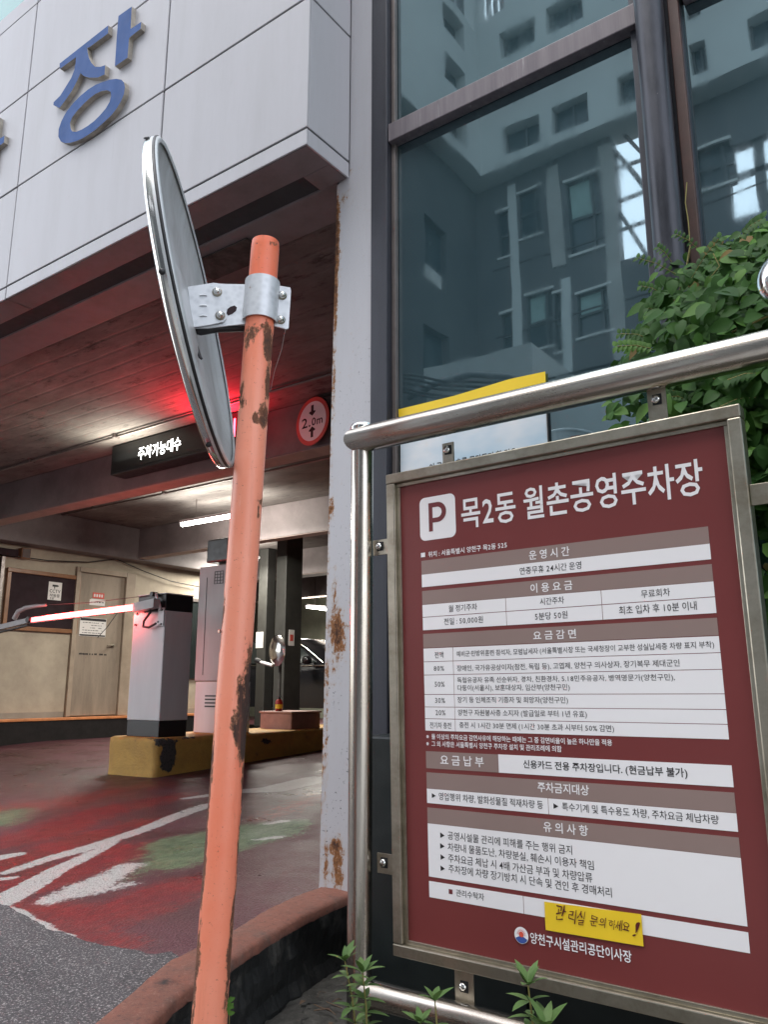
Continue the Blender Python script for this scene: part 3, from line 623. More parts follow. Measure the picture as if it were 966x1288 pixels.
P('plinth', fac, lambda b: b.box((-1.72, 2.43, .08), (1.3, 2.60, .99), 'plinth', .003))
for x0 in (-1.72, -.99, -.26, .47): P('plinth_slab', fac, lambda b: b.box((x0+.003, 2.418, .08), (x0+.727, 2.4295, .985), 'plinth', .003))
dp = root('drain_pipe', (-.616, 2.375, .1), 'dark vertical pipe in front of the teal glass beside the creeper', 'pipe')
P('pipe_tube', dp, lambda b: b.tube([(-.616, 2.372, .1), (-.616, 2.372, 1.5), (-.617, 2.372, 3), (-.616, 2.372, 6.1)], .047, 'pipe', 32))
for z in (3.9, 1.2): P('pipe_collar', dp, lambda b: b.tube([(-.616, 2.372, z), (-.616, 2.372, z+.05)], .052, 'pipe', 32))
body = MB(); body.box((-1.95, 2.62, .0), (6, 15.3, 6.2), 'dark_concrete'); body.build('shop_interior_block', kind='structure')

# garage
c = MB(); c.box((-24, 2.63, 3.30), (-1.951, 15.2, 3.45), 'ceiling'); c.build('ceiling', kind='structure')
c = MB(); c.box((-24, 15.0, 0), (-1.951, 15.2, 3.3), 'back_wall'); c.build('back_wall', kind='structure')
c = MB(); c.box((-24.2, 9.3, 0), (-24, 15.2, 3.3), 'back_wall'); c.build('far_side_wall', kind='structure')
for (y0, y1, zb) in ((4.68, 4.89, 2.88), (7.30, 7.48, 2.86), (10.0, 10.3, 2.86), (12.6, 12.8, 2.86)):
    b = MB(); x0 = -9.752 if y0 < 9 else -24
    b.box((x0, y0, zb+.006), (-1.952, y1, 3.299), 'beam', .01); b.box((x0, y0+.006, zb), (-1.952, y1-.006, zb+.005), 'beam_under'); b.build('ceiling_beam', kind='structure')
b = MB(); b.box((-10.0, 2.64, 2.835), (-9.753, 9.3, 3.299), 'beam', .01); b.build('wall_beam', kind='structure')
sw = MB(); sw.box((-10.2, 2.64, .2), (-10.0, 9.3, 3.299), 'plaster'); sw.build('side_wall', kind='structure')
sw = MB(); sw.box((-10.2, 9.3, .2), (-24, 9.45, 3.299), 'plaster'); sw.build('rear_office_wall', kind='structure')
k = MB(); k.box((-9.999, 2.64, .1), (-9.86, 9.3, .59), 'kerb_black', .01); k.build('raised_walkway', kind='structure')
k = MB(); k.box((-9.999, 2.64, .592), (-9.85, 9.3, .625), 'kerb_orange', .006); k.build('walkway_edge', kind='structure')

for i, (yy, xa, xb) in enumerate(((4.3, -9.7, -2.2), (6.0, -9.7, -2.2))):
    cd = MB(); cd.tube([(xa, yy, 3.275), (xb, yy, 3.275)], .013, 'bead', 8); [cd.box((x, yy-.03, 3.262), (x+.03, yy+.03, 3.299), 'bead') for x in (-9, -7.6, -6.2, -4.8, -3.4)]; cd.build('ceiling_conduit', label='thin grey conduit running under the ceiling '+('in front of' if i == 0 else 'behind')+' the first beam', category='conduit')
# door and notice board on the side wall
dr = root('steel_door', (-9.99, 6.9, .63), 'brown steel service door with three paper notices in the side wall', 'door')
P('door_leaf', dr, lambda b: b.box((-9.999, 6.53, .64), (-9.965, 7.26, 2.585), 'door', .004))
def f(b):
    b.box((-9.998, 7.268, .63), (-9.93, 7.43, 2.66), 'door_frame', .006); b.box((-9.997, 6.50, 2.59), (-9.93, 7.265, 2.66), 'door_frame', .006); b.box((-9.998, 6.46, .63), (-9.945, 6.525, 2.66), 'door_frame', .006)
P('door_frame', dr, f)
def f(b): b.cyl((-9.965, 7.12, 1.60), (-9.92, 7.12, 1.60), .022, 'frame_steel', 12); b.tube([(-9.92, 7.12, 1.60), (-9.915, 7.08, 1.60), (-9.92, 7.01, 1.595)], .009, 'frame_steel', 8)
P('door_handle', dr, f)
P('door_closer', dr, lambda b: b.tube([(-9.95, 7.20, 2.12), (-9.93, 7.0, 1.86), (-9.94, 6.86, 1.70)], .005, 'black', 5))
def paper_lines(b, x, y0, y1, z0, z1, rows, m='ink', head=None):
    if head: b.box((x, y0+.01, z1-.045), (x+.001, y1-.01, z1-.012), head)
    n = rows; zz = z1-(.07 if head else .03)
    for i in range(n):
        z = zz-(zz-z0-.03)*i/max(1, n-1); y = y0+.02
        while y < y1-.05:
            w = random.uniform(.012, .05)
            if random.random() < .8: b.box((x, y, z-.006), (x+.001, min(y+w, y1-.02), z+.002), m)
            y += w+.012
P('notice', dr, lambda b: (b.box((-9.9645, 6.575, 1.71), (-9.961, 6.995, 1.965), 'paper'), b.box((-9.9608, 6.58, 1.925), (-9.960, 6.99, 1.96), 'ink'), b.box((-9.9608, 6.58, 1.715), (-9.960, 6.99, 1.735), 'ink'), paper_lines(b, -9.9608, 6.60, 6.98, 1.73, 1.93, 5)))
P('notice', dr, lambda b: (b.box((-9.9645, 6.72, 2.225), (-9.961, 6.96, 2.33-.095), 'paper'), b.box((-9.9645, 6.70, 2.145), (-9.961, 6.95, 2.225), 'paper'), paper_lines(b, -9.9608, 6.705, 6.95, 2.165, 2.22, 3)))
P('red_notice', dr, lambda b: (b.box((-9.9645, 6.745, 2.245), (-9.961, 6.93, 2.325), 'red_print'), [b.box((-9.9608, 6.76+.04*i, 2.265), (-9.9604, 6.785+.04*i, 2.305), 'paper') for i in range(4)]))
P('scuffs', dr, lambda b: [b.box((-9.9645, 6.60+.02*i, 1.455+.004*random.random()), (-9.9635, 6.618+.02*i, 1.475+.006*random.random()), 'ink') for i in range(22) if random.random() < .7])
nb = root('notice_board', (-9.99, 6.0, 2.1), 'dark pin board in a varnished wooden frame beside the service door', 'pin board')
P('felt', nb, lambda b: b.box((-9.999, 5.52, 1.77), (-9.975, 6.50, 2.49), 'felt'))
for a, bb in (((5.47, 1.735), (6.54, 1.79)), ((5.47, 2.475), (6.54, 2.53)), ((5.47, 1.791), (5.525, 2.474)), ((6.485, 1.791), (6.54, 2.474))):
    P('frame_strip', nb, lambda b: b.box((-9.998, a[0], a[1]), (-9.955, bb[0], bb[1]), 'wood', .006))
cc = root('security_notice', (-9.975, 6.06, 2.165), 'small white camera notice reading CCTV pinned on the dark board', 'notice')
P('sheet', cc, lambda b: b.box((-9.9745, 6.065, 2.165), (-9.9725, 6.262, 2.408), 'paper'))
def f(b):
    b.box((-9.972, 6.12, 2.345), (-9.9715, 6.20, 2.372), 'ink'); b.box((-9.972, 6.20, 2.352), (-9.9715, 6.215, 2.366), 'ink'); b.box((-9.972, 6.148, 2.32), (-9.9715, 6.162, 2.345), 'ink')
P('camera_symbol', cc, f)
def wall_text(s, par, y0, y1, z, h, m, x=-9.9718, bold=0, name='lettering'):
    o = lettering(s, par, (0, 1, 0), (0, 0, 1), (1, 0, 0), Vector((x, 0, 0))-Vector(par.location), y0, y1, z, h, m, bold, 0, name); return o
wall_text('CCTV', cc, 6.085, 6.245, 2.285, .045, 'ink', bold=2); wall_text('작동중', cc, 6.09, 6.24, 2.225, .045, 'ink', bold=1)
P('fine_print', cc, lambda b: paper_lines(b, -9.9722, 6.08, 6.25, 2.165, 2.21, 2))
jb = root('junction_box', (-9.99, 5.66, 2.69), 'small dark red box high on the wall left of the pin board', 'box')
P('case', jb, lambda b: b.box((-9.999, 5.60, 2.66), (-9.90, 5.73, 2.80), 'wood', .008)); P('cover', jb, lambda b: b.box((-9.899, 5.61, 2.67), (-9.893, 5.72, 2.79), 'brown', .003))
sl = root('shutter_guide', (-9.98, 5.36, 1.8), 'vertical steel shutter guide with dark header at the left end of the wall', 'shutter guide')
for yy in (5.28, 5.36): P('rail', sl, lambda b: b.box((-9.998, yy, .63), (-9.93, yy+.05, 2.66), 'bead', .005))
P('header', sl, lambda b: b.box((-9.997, 5.22, 2.67), (-9.90, 5.56, 2.76), 'felt', .005))
wc = MB(); pts = [onX(px, py, -9.93) for px, py in ((22, 700), (60, 705), (110, 707), (146, 703), (180, 718), (215, 731), (250, 738))]
wc.tube(pts, .008, 'black', 5); wc.build('wall_cable', label='thin black cable drooping along the beige side wall', category='cable')
wd = root('office_window', (-9.99, 8.3, 1.8), 'dark window in the side wall half hidden behind the barrier cabinet', 'window')
P('pane', wd, lambda b: b.box((-9.998, 7.95, 1.15), (-9.97, 9.1, 2.35), 'car_glass')); P('frame', wd, lambda b: (b.box((-9.997, 7.90, 1.10), (-9.95, 7.949, 2.40), 'bead'), b.box((-9.997, 7.95, 2.351), (-9.95, 9.1, 2.40), 'bead')))

# ================================================================ ISLAND AND MACHINES
def island():
    g = MB(); x0, x1, y0, y1 = -5.84, -5.215, 4.19, 9.2; top = .62; rust = []
    out = []
    for a in range(0, 91, 15): out.append((x1-.06+.06*math.sin(rad(a)), y0+.06-.06*math.cos(rad(a))))
    left = []
    for a in range(0, 91, 15): left.append((x0+.06-.06*math.cos(rad(a)), y0+.06-.06*math.sin(rad(a))))
    pts = left[:1]+left[1:]+[(x0+.06+(x1-x0-.12)*i/16, y0) for i in range(1, 16)]+out+[(x1, y0+.06+.06*i) for i in range(1, 40)]+[(x1, y0+2.4+.5*i) for i in range(1, 6)]
    ring = []
    blob = [(onY(205, 935, y0-.005), .10, .035), (onX(212, 950, x1), .06, .12), (onX(199, 928, x1), .14, .03), (onX(336, 932, x1), .12, .035), (onX(238, 927, x1), .12, .02)]
    for (x, y) in pts:
        col = []
        zb = F(y, x)-.03
        for j in range(13):
            t = j/12; z = zb+(top-.012-zb)*t; d = .008*noise.noise((x*6+y*6, z*8, 0))
            col.append((x+(d if abs(x-x1) < .07 else 0), y+(d if y < y0+.05 else 0), z))
        col.append((x+(-.02 if x > -5.5 else .02), y+(.02 if y < y0+.1 else 0), top))
        ring.append(col)
    k = 14
    for c in ring:
        for p in c:
            r = 0
            for q, w, h in blob:
                dd = math.sqrt(((p[0]-q.x)/w)**2+((p[1]-q.y)/w)**2+((p[2]-q.z)/h)**2); r = max(r, (1.05 if w < .12 else .62)*math.exp(-dd*dd*.5))
            rust.append(r)
    g.add([p for c in ring for p in c], [(i*k+j, (i+1)*k+j, (i+1)*k+j+1, i*k+j+1) for i in range(len(ring)-1) for j in range(k-1)], 'island', True)
    tp = [c[-1] for c in ring]+[(x0, y1, top), ]
    g.add(tp, [list(range(len(tp)))], 'island'); rust += [0.0]*len(tp)
    g.att = {'rust': rust}; g.build('traffic_island', kind='structure')
island()
bx = root('barrier_cabinet', (-5.54, 4.3, .62), 'white barrier gate cabinet with black top holding a glowing red arm', 'barrier')
k_ = 4.3/4.5
BX0, BX1, BY0, BY1 = -6.019*k_+.002, -5.583*k_, 4.3, 4.3+.29
zz = lambda z: 1+(z-1)*k_
P('base', bx, lambda b: b.box((BX0+.004, BY0+.004, .62), (BX1-.004, BY1-.004, zz(.735)-.001), 'black_metal', .004))
P('body', bx, lambda b: b.box((BX0, BY0, zz(.735)), (BX1, BY1, zz(1.657)), 'white_metal', .008))
P('cap', bx, lambda b: b.box((BX0+.05, BY0, zz(1.657)+.001), (BX1, BY1, zz(1.80)), 'black_metal', .008))
P('cap_edge', bx, lambda b: b.box((BX0+.05, BY0-.002, zz(1.80)+.0005), (BX1+.002, BY1+.002, zz(1.80)+.008), 'white_metal'))
P('side_plate', bx, lambda b: b.box((BX1-.08, BY0-.012, zz(1.52)), (BX1-.005, BY0-.001, zz(1.68)), 'white_metal', .003))
P('hinge_arm', bx, lambda b: (b.tube([(BX1-.10, BY0-.03, zz(1.80)), (BX1-.06, BY0-.03, zz(1.74)), (BX1-.035, BY0-.025, zz(1.66))], .012, 'white_metal', 8), b.cyl((BX1-.12, BY0-.06, zz(1.80)), (BX1-.12, BY0, zz(1.80)), .02, 'black_metal', 12)))
for q in ((.36, 1.645), (.37, 1.55), (.07, 1.56), (.03, 1.66), (.03, 1.54)): P('bolt', bx, lambda b: b.cyl((BX1-q[0], BY0-.016, zz(q[1])), (BX1-q[0], BY0+.002, zz(q[1])), .009, 'black_metal', 8))
hp = [onY(*q, BY0-.04) for q in ((190, 757), (189, 770), (181, 781), (180, 788), (187, 789), (196, 784))]
P('hose', bx, lambda b: b.tube(hp, .010, 'black', 8))
def armbox(b, pa, pb, h, m, y0, y1):
    A = onY(*pa, y0); B = onY(*pb, y0)
    vs = [(A.x, y0, A.z-h), (A.x, y0, A.z+h), (B.x, y0, B.z+h), (B.x, y0, B.z-h)]; vs += [(x, y1, z) for x, _, z in vs]
    b.add(vs, [(0, 1, 2, 3), (7, 6, 5, 4), (0, 3, 7, 4), (1, 5, 6, 2), (0, 4, 5, 1), (3, 2, 6, 7)], m)
AY = 4.225
P('arm_socket', bx, lambda b: armbox(b, (167, 764), (193, 758), .036, 'grey_arm', AY-.02, AY+.05))
P('arm', bx, lambda b: armbox(b, (37, 780), (168, 763.5), .026, 'grey_arm', AY+.004, AY+.045))
P('arm_light', bx, lambda b: (armbox(b, (39, 779.5), (167, 763), .021, 'arm_led', AY-.006, AY+.003), armbox(b, (41, 779.2), (165, 763.2), .010, 'arm_core', AY-.010, AY-.007)))
P('outer_arm', bx, lambda b: armbox(b, (-60, 803), (34, 780), .024, 'grey_arm', AY+.004, AY+.045))
P('arm_rubber', bx, lambda b: armbox(b, (-60, 809), (34, 786), .006, 'black', AY+.004, AY+.04))
P('elbow', bx, lambda b: b.tube([onY(*q, AY+.06) for q in ((18, 778), (23, 769), (33, 764), (46, 762), (58, 761))], [.024, .024, .022, .018, .012], 'grey_arm', 10))
P('joint', bx, lambda b: b.cyl(onY(34, 779, AY-.02), onY(34, 779, AY-.02)+Vector((0, .08, 0)), .03, 'black_metal', 14))
P('arm_wire', bx, lambda b: b.tube([onY(*q, AY+.06) for q in ((50, 761), (110, 758), (170, 751), (190, 748))], .003, 'black', 4))
ld = bpy.data.lights.new('arm_glow', 'AREA'); ld.shape = 'RECTANGLE'; ld.size = 1.3; ld.size_y = .04; ld.energy = 6; ld.color = (1, .08, .07)
lo = bpy.data.objects.new('arm_glow', ld); COL.objects.link(lo); lo.parent = bx; mid = onY(105, 771, AY-.03); lo.location = mid-bx.location; lo.rotation_euler = (rad(90), 0, 0)

ks = root('ticket_kiosk', (-5.55, 5.05, .62), 'tall pinkish white kiosk cabinet behind the orange pole on the island', 'kiosk')
KY = 5.0
def f(b):
    x0 = onY(243, 918, KY).x; b.box((x0, KY, .62), (-5.33, KY+.3, 1.06), 'white_metal', .006)
P('lower_cabinet', ks, f)
P('tall_cabinet', ks, lambda b: b.box((onY(246, 800, KY).x, KY+.01, 1.065), (-5.35, KY+.28, onY(262, 712, KY).z), 'kiosk', .008))
P('side_strip', ks, lambda b: b.box((onY(246, 800, KY).x-.02, KY+.03, 1.15), (onY(246, 800, KY).x-.001, KY+.33, 2.02), 'felt'))
P('door_seam', ks, lambda b: (b.box((onY(256, 800, KY).x, KY+.006, 1.12), (onY(256, 800, KY).x+.004, KY+.009, 2.0), 'black_metal'), b.cyl((-5.45, KY+.01, 1.5), (-5.45, KY-.004, 1.5), .014, 'frame_steel', 12)))
P('vent', ks, lambda b: [b.box((onY(257, 900, KY).x, KY-.004, .84+.03*i), (-5.35, KY-.001, .853+.03*i), 'black_metal') for i in range(4)])
P('top_vent', ks, lambda b: ([b.box((onY(269, 730, KY).x, KY+.004, 1.93+.028*i), (onY(280, 730, KY).x, KY+.008, 1.935+.028*i), 'black_metal') for i in range(5)], [b.box((onY(269+3.5*i, 730, KY).x, KY+.004, 1.93), (onY(269+3.5*i, 730, KY).x+.004, KY+.007, 2.045), 'black_metal') for i in range(4)]))
P('speaker_box', ks, lambda b: b.box((onY(260, 690, KY).x, KY, onY(262, 708, KY).z), (-5.38, KY+.22, onY(262, 679, KY).z), 'led_case', .015))
P('bracket', ks, lambda b: b.box((onY(266, 690, KY).x, KY+.1, onY(262, 712, KY).z), (-5.35, KY+.2, onY(262, 708, KY).z), 'bead'))
pb = root('pink_planter_box', (-5.54, 5.88, .6), 'low pink brown box at the far end of the yellow island', 'box')
P('box_body', pb, lambda b: b.box((-5.75, 5.86, .605), (-5.335, 6.28, .765), 'pink_box', .01)); P('box_lid', pb, lambda b: b.box((-5.76, 5.85, .766), (-5.325, 6.29, .785), 'pink_box', .006))
ex = root('fire_extinguisher', (-5.55, 5.95, .785), 'small red fire extinguisher with yellow label standing on the pink box', 'extinguisher')
ec = onY(351, 885, 5.95); 
P('cylinder', ex, lambda b: b.revolve((ec.x, 5.95, .786), (0, 0, 1), [(0, 0), (0, .034), (.085, .036), (.105, .026), (.115, .012), (.12, 0)], 'extinguisher', 16))
P('label_band', ex, lambda b: b.revolve((ec.x, 5.95, .80), (0, 0, 1), [(.01, .0365), (.05, .0375)], 'yellow', 16)); P('valve', ex, lambda b: (b.cyl((ec.x, 5.95, .90), (ec.x, 5.95, .925), .012, 'black_metal', 8), b.box((ec.x-.03, 5.94, .922), (ec.x+.02, 5.96, .93), 'black_metal')))

# LED board and height limit sign on the front of the first beam
lb = root('display_board', (-5.6, 4.5, 3.1), 'black hanging LED board with glowing white Korean letters under the ceiling', 'display board')
LX0, LX1, LZ0, LZ1 = -6.52, -4.74, 3.0, 3.285
P('case', lb, lambda b: b.box((LX0, 4.5, LZ0), (LX1, 4.678, LZ1), 'led_case', .006))
P('front_glass', lb, lambda b: b.box((LX0+.03, 4.496, LZ0+.03), (LX1-.03, 4.499, LZ1-.03), 'led_case'))
lettering('주차가능대수', lb, (1, 0, 0), (0, 0, 1), (0, 1, 0), Vector((0, 4.494, 0))-lb.location, -6.10, -5.50, 3.14, .125, 'led_white', .2)
P('red_digit', lb, lambda b: [b.box((x, 4.492, z), (x+w, 4.495, z+h), 'led_red') for x, z, w, h in ((-4.98, 3.07, .02, .075), (-4.98, 3.155, .02, .075), (-4.89, 3.07, .02, .075), (-4.89, 3.155, .02, .075), (-4.96, 3.06, .07, .015), (-4.96, 3.225, .07, .015), (-4.83, 3.07, .02, .16))])
def lamp(name, par, loc, energy, color, sx, sy, rot=(0, 0, 0)):
    l = bpy.data.lights.new(name, 'AREA'); l.shape = 'RECTANGLE'; l.size = sx; l.size_y = sy; l.energy = energy; l.color = color
    o = bpy.data.objects.new(name, l); COL.objects.link(o); o.parent = par; o.location = Vector(loc)-Vector(par.location); o.rotation_euler = rot; return o
lamp('red_digit_glow', lb, (-4.88, 4.40, 3.06), 6, (1, .02, .04), .3, .18, (rad(-150), 0, 0))
lamp('white_letter_glow', lb, (-6.1, 4.38, 3.04), 2.4, (1, .95, .8), .6, .15, (rad(-150), 0, 0))
def height_sign():
    c0 = onY(393.5, 530, 4.62); r = root('height_limit_sign', c0, 'round red bordered 2.0m height limit sign hung on the beam', 'sign')
    A = rad(-8); U = Vector((math.cos(A), math.sin(A), 0)); N = Vector((-math.sin(A), math.cos(A), 0)); V = Vector((0, 0, 1)); R = .200
    P('disc', r, lambda b: b.revolve(c0, -N, [(0, 0), (0, R), (.004, R), (.006, R-.004)], 'red_print', 48))
    P('border', r, lambda b: b.revolve(c0, -N, [(.0062, R-.002), (.0062, R*.80)], 'red_print', 48))
    P('face', r, lambda b: b.revolve(c0, -N, [(.0065, R*.82), (.0066, 0)], 'white_print', 48))
    def arrow(b, s):
        o = lambda u, v: c0+U*u+V*(v*s)-N*.0078
        b.add([o(-.042, .075), o(0, .045-.0), o(.042, .075), ], [(0, 1, 2)], 'ink'); b.add([o(-.040, .082), o(0, .047), o(.040, .082), o(.015, .085), o(.015, .135), o(-.015, .135), o(-.015, .085)], [(0, 1, 2, 3, 4, 5, 6)], 'ink')
    P('arrow', r, lambda b: arrow(b, 1)); P('arrow', r, lambda b: arrow(b, -1))
    lettering('2.', r, U, V, N, (0, 0, 0), -.125, -.02, 0, .085, 'ink', 2.2, .008); lettering('0m', r, U, V, N, (0, 0, 0), -.005, .125, -.008, .068, 'ink', 2.0, .008)
    for s in (-.1, .1): P('hanger', r, lambda b: b.cyl(c0+U*s+V*.17+N*.004, c0+U*s+V*.17+N*.055, .006, 'bead', 8))
height_sign()

# fluorescent battens
def batten(c0, L, e, label, along='x', lw=14):
    r = root('fluorescent_lamp', c0, label, 'lamp', 'fluorescent lamps under the garage ceiling')
    d = Vector((L/2, 0, 0)) if along == 'x' else Vector((0, L/2, 0)); c0 = Vector(c0)
    P('tube', r, lambda b: b.tube([c0-d, c0+d], .021, 'tube', 10))
    P('housing', r, lambda b: b.box(c0-d-Vector((.03, .03, -.024)), c0+d+Vector((.03, .03, .06)), 'white_metal', .006))
    for s in (-.6, .6): P('hanging_rod', r, lambda b: b.cyl(c0+d*s+Vector((0, 0, .06)), (c0.x+d.x*s, c0.y+d.y*s, 3.3), .005, 'bead', 6))
    lamp('tube_light', r, c0-Vector((0, 0, .035)), e, (1, .95, .85), L, .08)
    lamp('tube_light', r, c0+Vector((0, .07, .03)), e*.12, (1, .95, .85), L, .06, (rad(120), 0, 0)); lamp('tube_light', r, c0+Vector((0, -.07, .03)), e*.12, (1, .95, .85), L, .06, (rad(-120), 0, 0))
batten((-7.22, 6.5, 3.0), 1.24, 36, 'long lit fluorescent tube hanging left of the orange pole')
batten((-10.9, 12.95, 2.62), 1.2, 45, 'lit fluorescent lamp far back beside the dark pillar', 'y')
batten((-9.3, 9.0, 3.05), .6, 22, 'lit fluorescent lamp deep in the garage behind the kiosk', 'y')

# deep garage
pl = root('garage_pillar', (-7.3, 8.0, .42), 'square dark grey garage pillar behind the pink box', 'pillar')
PX0, PX1 = onY(345, 800, 8).x, onY(380, 800, 8).x
PX1 = onY(358, 800, 8).x
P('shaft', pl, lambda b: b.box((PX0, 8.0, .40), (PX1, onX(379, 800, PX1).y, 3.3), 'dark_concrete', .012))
NQ = [onX(q, 800, PX1).y for q in (363, 370, 364.5, 368.5)]
P('notice', pl, lambda b: (b.box((PX1, NQ[0], onX(366, 812, PX1).z), (PX1+.004, NQ[1], onX(366, 792, PX1).z), 'paper'), b.box((PX1+.0045, NQ[2], onX(366, 806, PX1).z), (PX1+.006, NQ[3], onX(366, 798, PX1).z), 'red_print')))
pl2 = root('garage_pillar', (-9.0, 9.6, .42), 'slim dark pillar left of the oval mirror', 'pillar')
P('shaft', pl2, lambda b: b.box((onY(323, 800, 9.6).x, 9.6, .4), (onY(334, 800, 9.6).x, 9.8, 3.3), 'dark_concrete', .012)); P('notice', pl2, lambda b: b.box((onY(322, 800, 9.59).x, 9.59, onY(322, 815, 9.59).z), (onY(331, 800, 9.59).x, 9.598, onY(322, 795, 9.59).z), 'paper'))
om = root('oval_mirror', (-7.0, 7.4, 1.2), 'oval convex mirror on a white arm in the dark of the garage', 'mirror')
mc = onY(348.5, 818, 7.4)
def f(b):
    b.revolve((0, 0, 0), (0, -1, 0), [(.0, 1), (.18, .8), (.28, .5), (.32, 0)], 'mirror', 28)
    for i, v in enumerate(b.v): b.v[i] = Vector((mc.x+v.x*.14, mc.y+v.y*.12, mc.z+v.z*.19))
P('mirror_face', om, f)
P('arm', om, lambda b: (b.tube([onY(326, 832, 7.38), onY(333, 834, 7.38), onY(343, 837, 7.38)], [.018, .022, .02], 'white_metal', 10), b.cyl(onY(322, 830, 7.38), onY(328, 832, 7.38), .03, 'black_metal', 10)))
P('stand', om, lambda b: b.cyl((mc.x-.0, 7.46, .42), (mc.x, 7.46, mc.z-.1), .02, 'dark_concrete', 10))
def car():
    y0, y1 = 10.0, 11.8; X = lambda px, py: onY(px, py, y0).x; Z = lambda px, py: onY(px, py, y0).z
    xr = X(378, 800); g0 = F(10)
    r = root('parked_car', (xr-1.2, 10.9, g0), 'black parked car in the dark of the garage behind the pillar', 'car')
    prof = [(-3.0, .30), (-3.1, .75), (-2.95, 1.02), (-2.5, 1.30), (-2.1, 1.42), (-.7, 1.44), (-.15, 1.40), (.55, .98), (.60, .93), (1.25, .82), (1.42, .70), (1.48, .42), (1.40, .28)]
    g = MB(); nseg = 9; rows = []
    for k in range(nseg):
        t = k/(nseg-1); s = 1-abs(2*t-1)**4; y = y0+(y1-y0)*t
        rows.append([(xr+px*(1-.03*(1-s)), y+(.12*(1 if t < .5 else -1) if pz > 1.0 and 0 < abs(2*t-1) else 0)*(pz-1.0)*2*abs(2*t-1), g0+pz*(1-.05*(1-s))) for px, pz in prof])
    n = len(prof); g.add([p for q in rows for p in q], [(i*n+j, i*n+j+1, (i+1)*n+j+1, (i+1)*n+j) for i in range(nseg-1) for j in range(n-1)], 'car', True)
    g.add(rows[0], [list(range(n))[::-1]], 'car'); g.add(rows[-1], [list(range(n))], 'car'); part(g, 'body', r)
    P('side_window', r, lambda b: b.prism([(xr-2.3, y0+.02, g0+1.0), (xr-2.0, y0+.08, g0+1.34), (xr-.65, y0+.08, g0+1.36), (xr-.15, y0+.06, g0+1.3), (xr+.35, y0+.0, g0+.99)], (0, .01, 0), 'car_glass'))
    P('window_trim', r, lambda b: b.tube([(xr-.9, y0+.05, g0+1.39), (xr-.2, y0+.05, g0+1.37), (xr+.1, y0+.04, g0+1.22), (xr+.5, y0, g0+.98)], .012, 'chrome', 6))
    P('door_trim', r, lambda b: b.tube([(xr-2.2, y0-.005, g0+.97), (xr+.9, y0-.005, g0+.93)], .010, 'chrome', 6))
    P('wing_mirror', r, lambda b: b.revolve((xr+.25, y0-.12, g0+1.02), (1, 0, 0), [(-.06, 0), (-.04, .07), (.05, .07), (.08, 0)], 'car', 12))
    P('headlight', r, lambda b: b.box((xr+1.15, y0-.004, g0+.6), (xr+1.4, y0+.03, g0+.74), 'chrome', .01))
    for wx in (-2.2, .95):
        for wy in (y0+.0, y1-.22):
            w = P('wheel', r, lambda b: b.revolve((xr+wx, wy-.01, g0+.32), (0, 1, 0), [(0, .19), (0, .31), (.03, .33), (.20, .33), (.23, .31), (.23, .0)], 'black', 28))
            P('rim', w, lambda b: b.revolve((xr+wx, wy-.012, g0+.32), (0, 1, 0), [(.02, 0), (0, .05), (.03, .12), (0, .19)], 'frame_steel', 14))
car()
